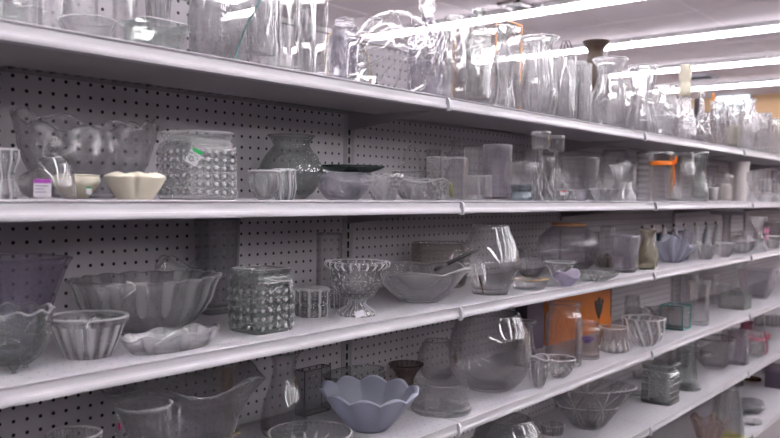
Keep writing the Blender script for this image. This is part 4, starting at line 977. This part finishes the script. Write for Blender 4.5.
# orange picture box with a dark grape emblem
pa = on_y(549, 330, 1.39); pb = on_y(611, 330, 1.39)
o = empty('orange_gift_box', ((pa.x + pb.x) / 2, 1.39, LEV[4])); hw = (pb.x - pa.x) / 2
q = MB().quadbox(-hw, hw, 0, .05, 0, .205); q.build('carton', mat('orange_card', (.62, .17, .015), .5, noise=.25, nscale=9), o)
q = MB(); cx_ = hw * .55
for (dx, dz, r) in ((-.02, .10, .014), (.0, .105, .015), (.02, .10, .014), (-.011, .082, .014), (.011, .082, .014), (0, .065, .012), (-.03, .118, .012), (.03, .12, .012), (0, .128, .014)):
    q.poly([(cx_ + dx + r * math.cos(t), 0, dz + r * math.sin(t)) for t in [2 * PI * i / 14 for i in range(14)]], .0015, (0, -1, 0))
q.quadbox(hw - .012, hw - .004, -.0015, 0, .05, .2); q.quadbox(cx_ - .06, hw - .004, -.0015, 0, .165, .173)
q.build('grape_print', BLACK, o); tag(o, 'orange card box with a dark grape-like print at the back of the fourth shelf', 'box')
q = empty('dark_box', (pa.x - .10, 1.39, LEV[4])); MB().quadbox(-.06, .06, 0, .05, 0, .19).build('carton', DKBOX, q); MB().quadbox(-.061, .061, -.001, .051, .1905, .2).build('lid', DKBOX, q); tag(q, 'dark card box standing left of the orange one', 'box')
G('mason_jar', 'small mason jar with a ringed neck and something violet inside', 'jar', S, 587, 322, 24, 'jar', CLEAR, vb=363, Rb=.9, mod=lambda th, t: .02 * math.cos(90 * t) * (t > .85), extra=lambda o, R, H, p: V('violet_filling', o, mat('violet_fill', (.22, .14, .38), .5), 'knob', R * .6, H * .18, z=H * .42, solid=True, seg=20, rings=8))
G('crystal_votive', 'spiky-bottomed crystal votive right of the mason jar', 'votive', S, 613, 327, 30, [(.8, 0), (1, .1), (.9, .4), (.92, 1)], CUT, vb=357, Rb=.9, mod=lambda th, t: .09 * abs(math.cos(7 * th)) * (1 - t))
G('cut_bowl', 'round cut-glass bowl with swirling facets', 'bowl', S, 643, 318, 41, 'deep', CUT, vb=351, Rb=.6, mod=twist(12, .04, 6))
G('swirl_bowl', 'thin bowl with a twisted rim behind the swirl-cut bowl', 'bowl', S, 660, 308, 30, 'flare', DUSTY, row=1.36, mod=twist(9, .05, 3), zmod=lambda th, t: .12 * math.cos(3 * th) * t ** 2)
glass_box('teal_glass_box', 'square glass box with teal cut edges', 'glass box', S, 675, 305, 28, vb=333, edge=TEAL, er=.0024)
G('flared_square_vase', 'clear square vase with a flared lip right of the teal-edged box', 'vase', S, 699, 281, 22, [(.85, 0), (.95, .04), (.85, .4), (.9, .85), (1.1, 1)], CLEAR, vb=328, Rb=.8, sq=5, wall=.003)
G('tall_square_vase', 'tall plain square vase at the back behind the flared-lip vase', 'vase', S, 708, 275, 20, 'cyl', THIN, row=1.36, sq=8)
glass_box('green_edge_box', 'low ribbed glass box with green edges', 'glass box', S, 735, 293, 28, vb=313, edge=EDGEG, er=.0016, m=DUSTY)
G('flared_bowl', 'square flared clear bowl at the right of the green-edged box', 'bowl', S, 757, 270, 40, [(.5, 0), (.55, .05), (.82, .4), (.95, .8), (1, 1)], LAV, row=1.22, sq=6, wall=.003)
for i, (u, vt, w, lab) in enumerate([(633, 308, 18, 'plain tumbler at the back behind the swirl-cut bowl'), (722, 285, 14, 'plain tumbler at the back left of the green-edged box')]):
    G('tumbler', lab, 'glass', 4, u, vt, w, 'tumbler', DUSTY, row=1.38 )
# =================================================================== FIFTH SHELF
S = 5
G('striped_globe', 'round glass globe with bright bands at the bottom edge of the picture', 'fishbowl', S, 507, 418, 72, 'globe', SMOKE, row=1.19, wall=.004)
G('scored_tray', 'small glass dish with a pressed fringe right of the banded globe', 'dish', S, 552, 424, 24, 'tumbler', CUT, row=1.30, mod=ribs(22, .05))
G('star_cut_bowl', 'large star-cut glass bowl with a serrated rim', 'bowl', S, 588, 386, 92, [(.28, 0), (.34, .04), (.56, .35), (.82, .76), (1, 1)], CUT, row=1.245, mod=starburst(7, 8, .045), zmod=lambda th, t: .012 * math.cos(48 * th) * (t > .95) + .10 * math.cos(th + 2.2) * t, wall=.005, seg=336, rings=90)
G('cut_plate', 'flat cut-glass plate lying right of the star-cut bowl', 'plate', S, 634, 398, 30, 'plate', CUT, row=1.31, mod=ribs(18, .03))
G('plaid_jar', 'square glass jar pressed in a plaid grid of bars', 'jar', S, 660, 363, 38, [(.96, 0), (1, .03), (1, .4), (1, .72), (.86, .80), (.95, .9), (1, 1)], GREEN, vb=411, Rb=.9, sq=8, mod=grid(20, 6, .07), seg=200, rings=72, wall=.004)
G('footed_vase', 'grey-green vase with a dark beaded foot, right of the plaid jar', 'vase', S, 686, 345, 26, [(.8, 0), (.9, .05), (.8, .3), (.75, .6), (.9, 1)], OLIVE, vb=396, Rb=.8, foot=dict(h=.06, r=1.0, m=SMOKE, mod=ribs(16, .06), prof='disc'))
G('fluted_cut_bowl', 'cut-glass bowl with pointed rim behind the grey-green vase', 'bowl', S, 702, 353, 28, 'flare', CUT, row=1.36, mod=ribs(12, .06), zmod=lambda th, t: .06 * math.cos(12 * th) * t ** 4)
G('brown_rim_bowl', 'clear bowl with a brown painted rim', 'bowl', S, 714, 338, 38, 'deep', CLEAR, vb=374, Rb=.5, extra=lambda o, R, H, p: MB().tube([(R * math.cos(t), R * math.sin(t), H + .001) for t in [PI * i / 32 for i in range(64)]], .0022, 8, closed=True).build('brown_rim', mat('brown_rim', (.10, .04, .03), .4), o, True))
G('square_jar', 'lilac-tinted square glass jar right of the brown-rimmed bowl', 'jar', S, 738, 330, 20, 'cyl', LAV, vb=369, Rb=.9, sq=8, mod=ribs(16, .02))
G('bow_vase', 'round pressed vase tied with a pink ribbon bow', 'vase', S, 756, 332, 17, 'belly', PRESSED, row=1.15, mod=diamonds(12, 5, .05), extra=lambda o, R, H, p: ribbon(o, R * .95, H, PINK, .70, .009, bow=.045, a=-1.0, tails=.09))
G('pink_gift_vase', 'dusky pink glass vase at the back left of the pink bow', 'vase', S, 746, 322, 16, 'hour', glass('pink_glass', (.85, .45, .58), thru=.3, milk=.3, milkc=(.6, .2, .32)), row=1.36)
G('ribbed_glass', 'tall ribbed glass at the back right of the pink bow', 'glass', S, 774, 316, 16, 'cyl', DUSTY, row=1.34, mod=ribs(14, .04))
G('straight_glass', 'straight glass behind the plaid jar', 'glass', S, 678, 350, 20, 'cyl', DUSTY, row=1.36)
# =================================================================== LOWEST SHELF
S = 6
G('black_dish', 'round black dish at the bottom edge of the picture', 'dish', S, 655, 430, 70, 'plate', BLACK, row=1.24, H=.03)
G('pink_tinged_bowl', 'pink-tinged scalloped glass bowl at the bottom of the picture', 'bowl', S, 708, 420, 34, 'flare', glass('rose_pressed', (.95, .86, .84), thru=.25, milk=.25, milkc=(.6, .48, .46), bump=.4), row=1.11, mod=ribs(8, .06), zmod=lambda th, t: .1 * math.cos(5 * th) * t ** 3)
G('smoky_vase', 'tall smoky tapering vase with a yellow band at its foot', 'vase', S, 727, 388, 32, [(1, 0), (1, .05), (.9, .4), (.7, .9), (.66, 1)], SMOKE, row=1.13, extra=lambda o, R, H, p: V('yellow_band', o, YEL, 'disc', R * 1.02, .010, z=.002, solid=True, seg=40, rings=4), mod=ribs(14, .02))
G('stacked_dishes', 'smoky covered dish right of the tall smoky vase on the lowest shelf', 'dish', S, 751, 398, 26, [(.6, 0), (.7, .1), (1, .4), (1, .5), (.85, .6), (.9, .8), (.5, .9), (.2, 1)], SMOKE, row=1.17)
G('small_crystal', 'small lilac crystal dish at the front of the lowest shelf', 'dish', S, 752, 420, 20, 'deep', CUT, row=1.09, mod=stars(7, .08))
c = on_y(775, 395, 1.22); o = empty('dark_gift_box', (c.x + .03, 1.22, LEV[6]))
MB().quadbox(-.07, .07, -.05, .05, 0, .10).build('carton', DKBOX, o); MB().quadbox(-.072, .072, -.052, .052, .1005, .125).build('lid', mat('plum_card', (.17, .13, .17), .6), o)
tag(o, 'dark plum card box near the right end of the lowest shelf', 'box')
G('brown_jar', 'dark brown glass jar at the back of the lowest shelf', 'jar', S, 752, 378, 18, 'jar', glass('brown_glass', (.5, .28, .14), thru=.3, milk=.2, milkc=(.2, .09, .04)), row=1.38)
G('amber_topped_glass', 'glass with an amber top behind the dark plum box', 'glass', S, 768, 368, 16, 'goblet', DUSTY, row=1.36, foot=dict(h=.3, r=.7), extra=lambda o, R, H, p: V('amber_top', o, AMBER, 'disc', R * .8, .01, z=H * .985, solid=True, seg=20, rings=4))

# pieces seen only in the gaps, along the back of the shelves
for (S_, u, vt, w_, pf, mm, nm, lab, ct) in (
    (2, 433, 150, 16, 'jar', CLEAR, 'storage_jar', 'small jar at the back behind the wide clear cylinder on the second shelf', 'jar'),
    (2, 528, 150, 20, 'hour', CLEAR, 'waisted_vase', 'waisted vase at the back behind the blue-footed bowl', 'vase'),
    (2, 594, 160, 18, 'cyl', THIN, 'tumbler', 'thin glass at the back left of the round pitcher', 'glass'),
    (2, 672, 158, 14, 'tumbler', CLEAR, 'tumbler', 'glass at the back between the orange ribbon and the hourglass vase', 'glass'),
    (2, 712, 166, 12, 'goblet', CLEAR, 'wine_glass', 'goblet at the back above the white votive candle', 'glass'),
    (3, 592, 232, 14, 'cyl', THIN, 'tumbler', 'thin glass at the back just right of the smoky globe', 'glass'),
    (3, 733, 232, 12, 'goblet', CLEAR, 'wine_glass', 'goblet at the back left of the domed dish on the third shelf', 'glass'),
    (4, 632, 296, 15, 'jar', CLEAR, 'storage_jar', 'small jar at the back right of the orange card box', 'jar'),
    (4, 688, 276, 14, 'cyl', CLEAR, 'tumbler', 'tall glass at the back between teal-edged box and flared-lip vase', 'glass'),
    (4, 741, 262, 12, 'hour', CLEAR, 'waisted_vase', 'waisted vase at the back above the green-edged box', 'vase'),
    (5, 640, 372, 16, 'tumbler', DUSTY, 'tumbler', 'cloudy tumbler at the back between star-cut bowl and plaid jar', 'glass'),
    (5, 728, 320, 13, 'hour', CLEAR, 'waisted_vase', 'waisted vase at the back behind the brown-rimmed bowl', 'vase'),
    (5, 759, 312, 9, 'cyl', DUSTY, 'tumbler', 'cloudy tumbler at the back above the pink bow', 'glass'),
    (6, 737, 380, 12, 'jar', SMOKE, 'storage_jar', 'smoky jar at the back behind the tall smoky vase', 'jar')):
    G(nm, lab, ct, S_, u, vt, w_, pf, mm, row='b', mod=ribs(12, .02))
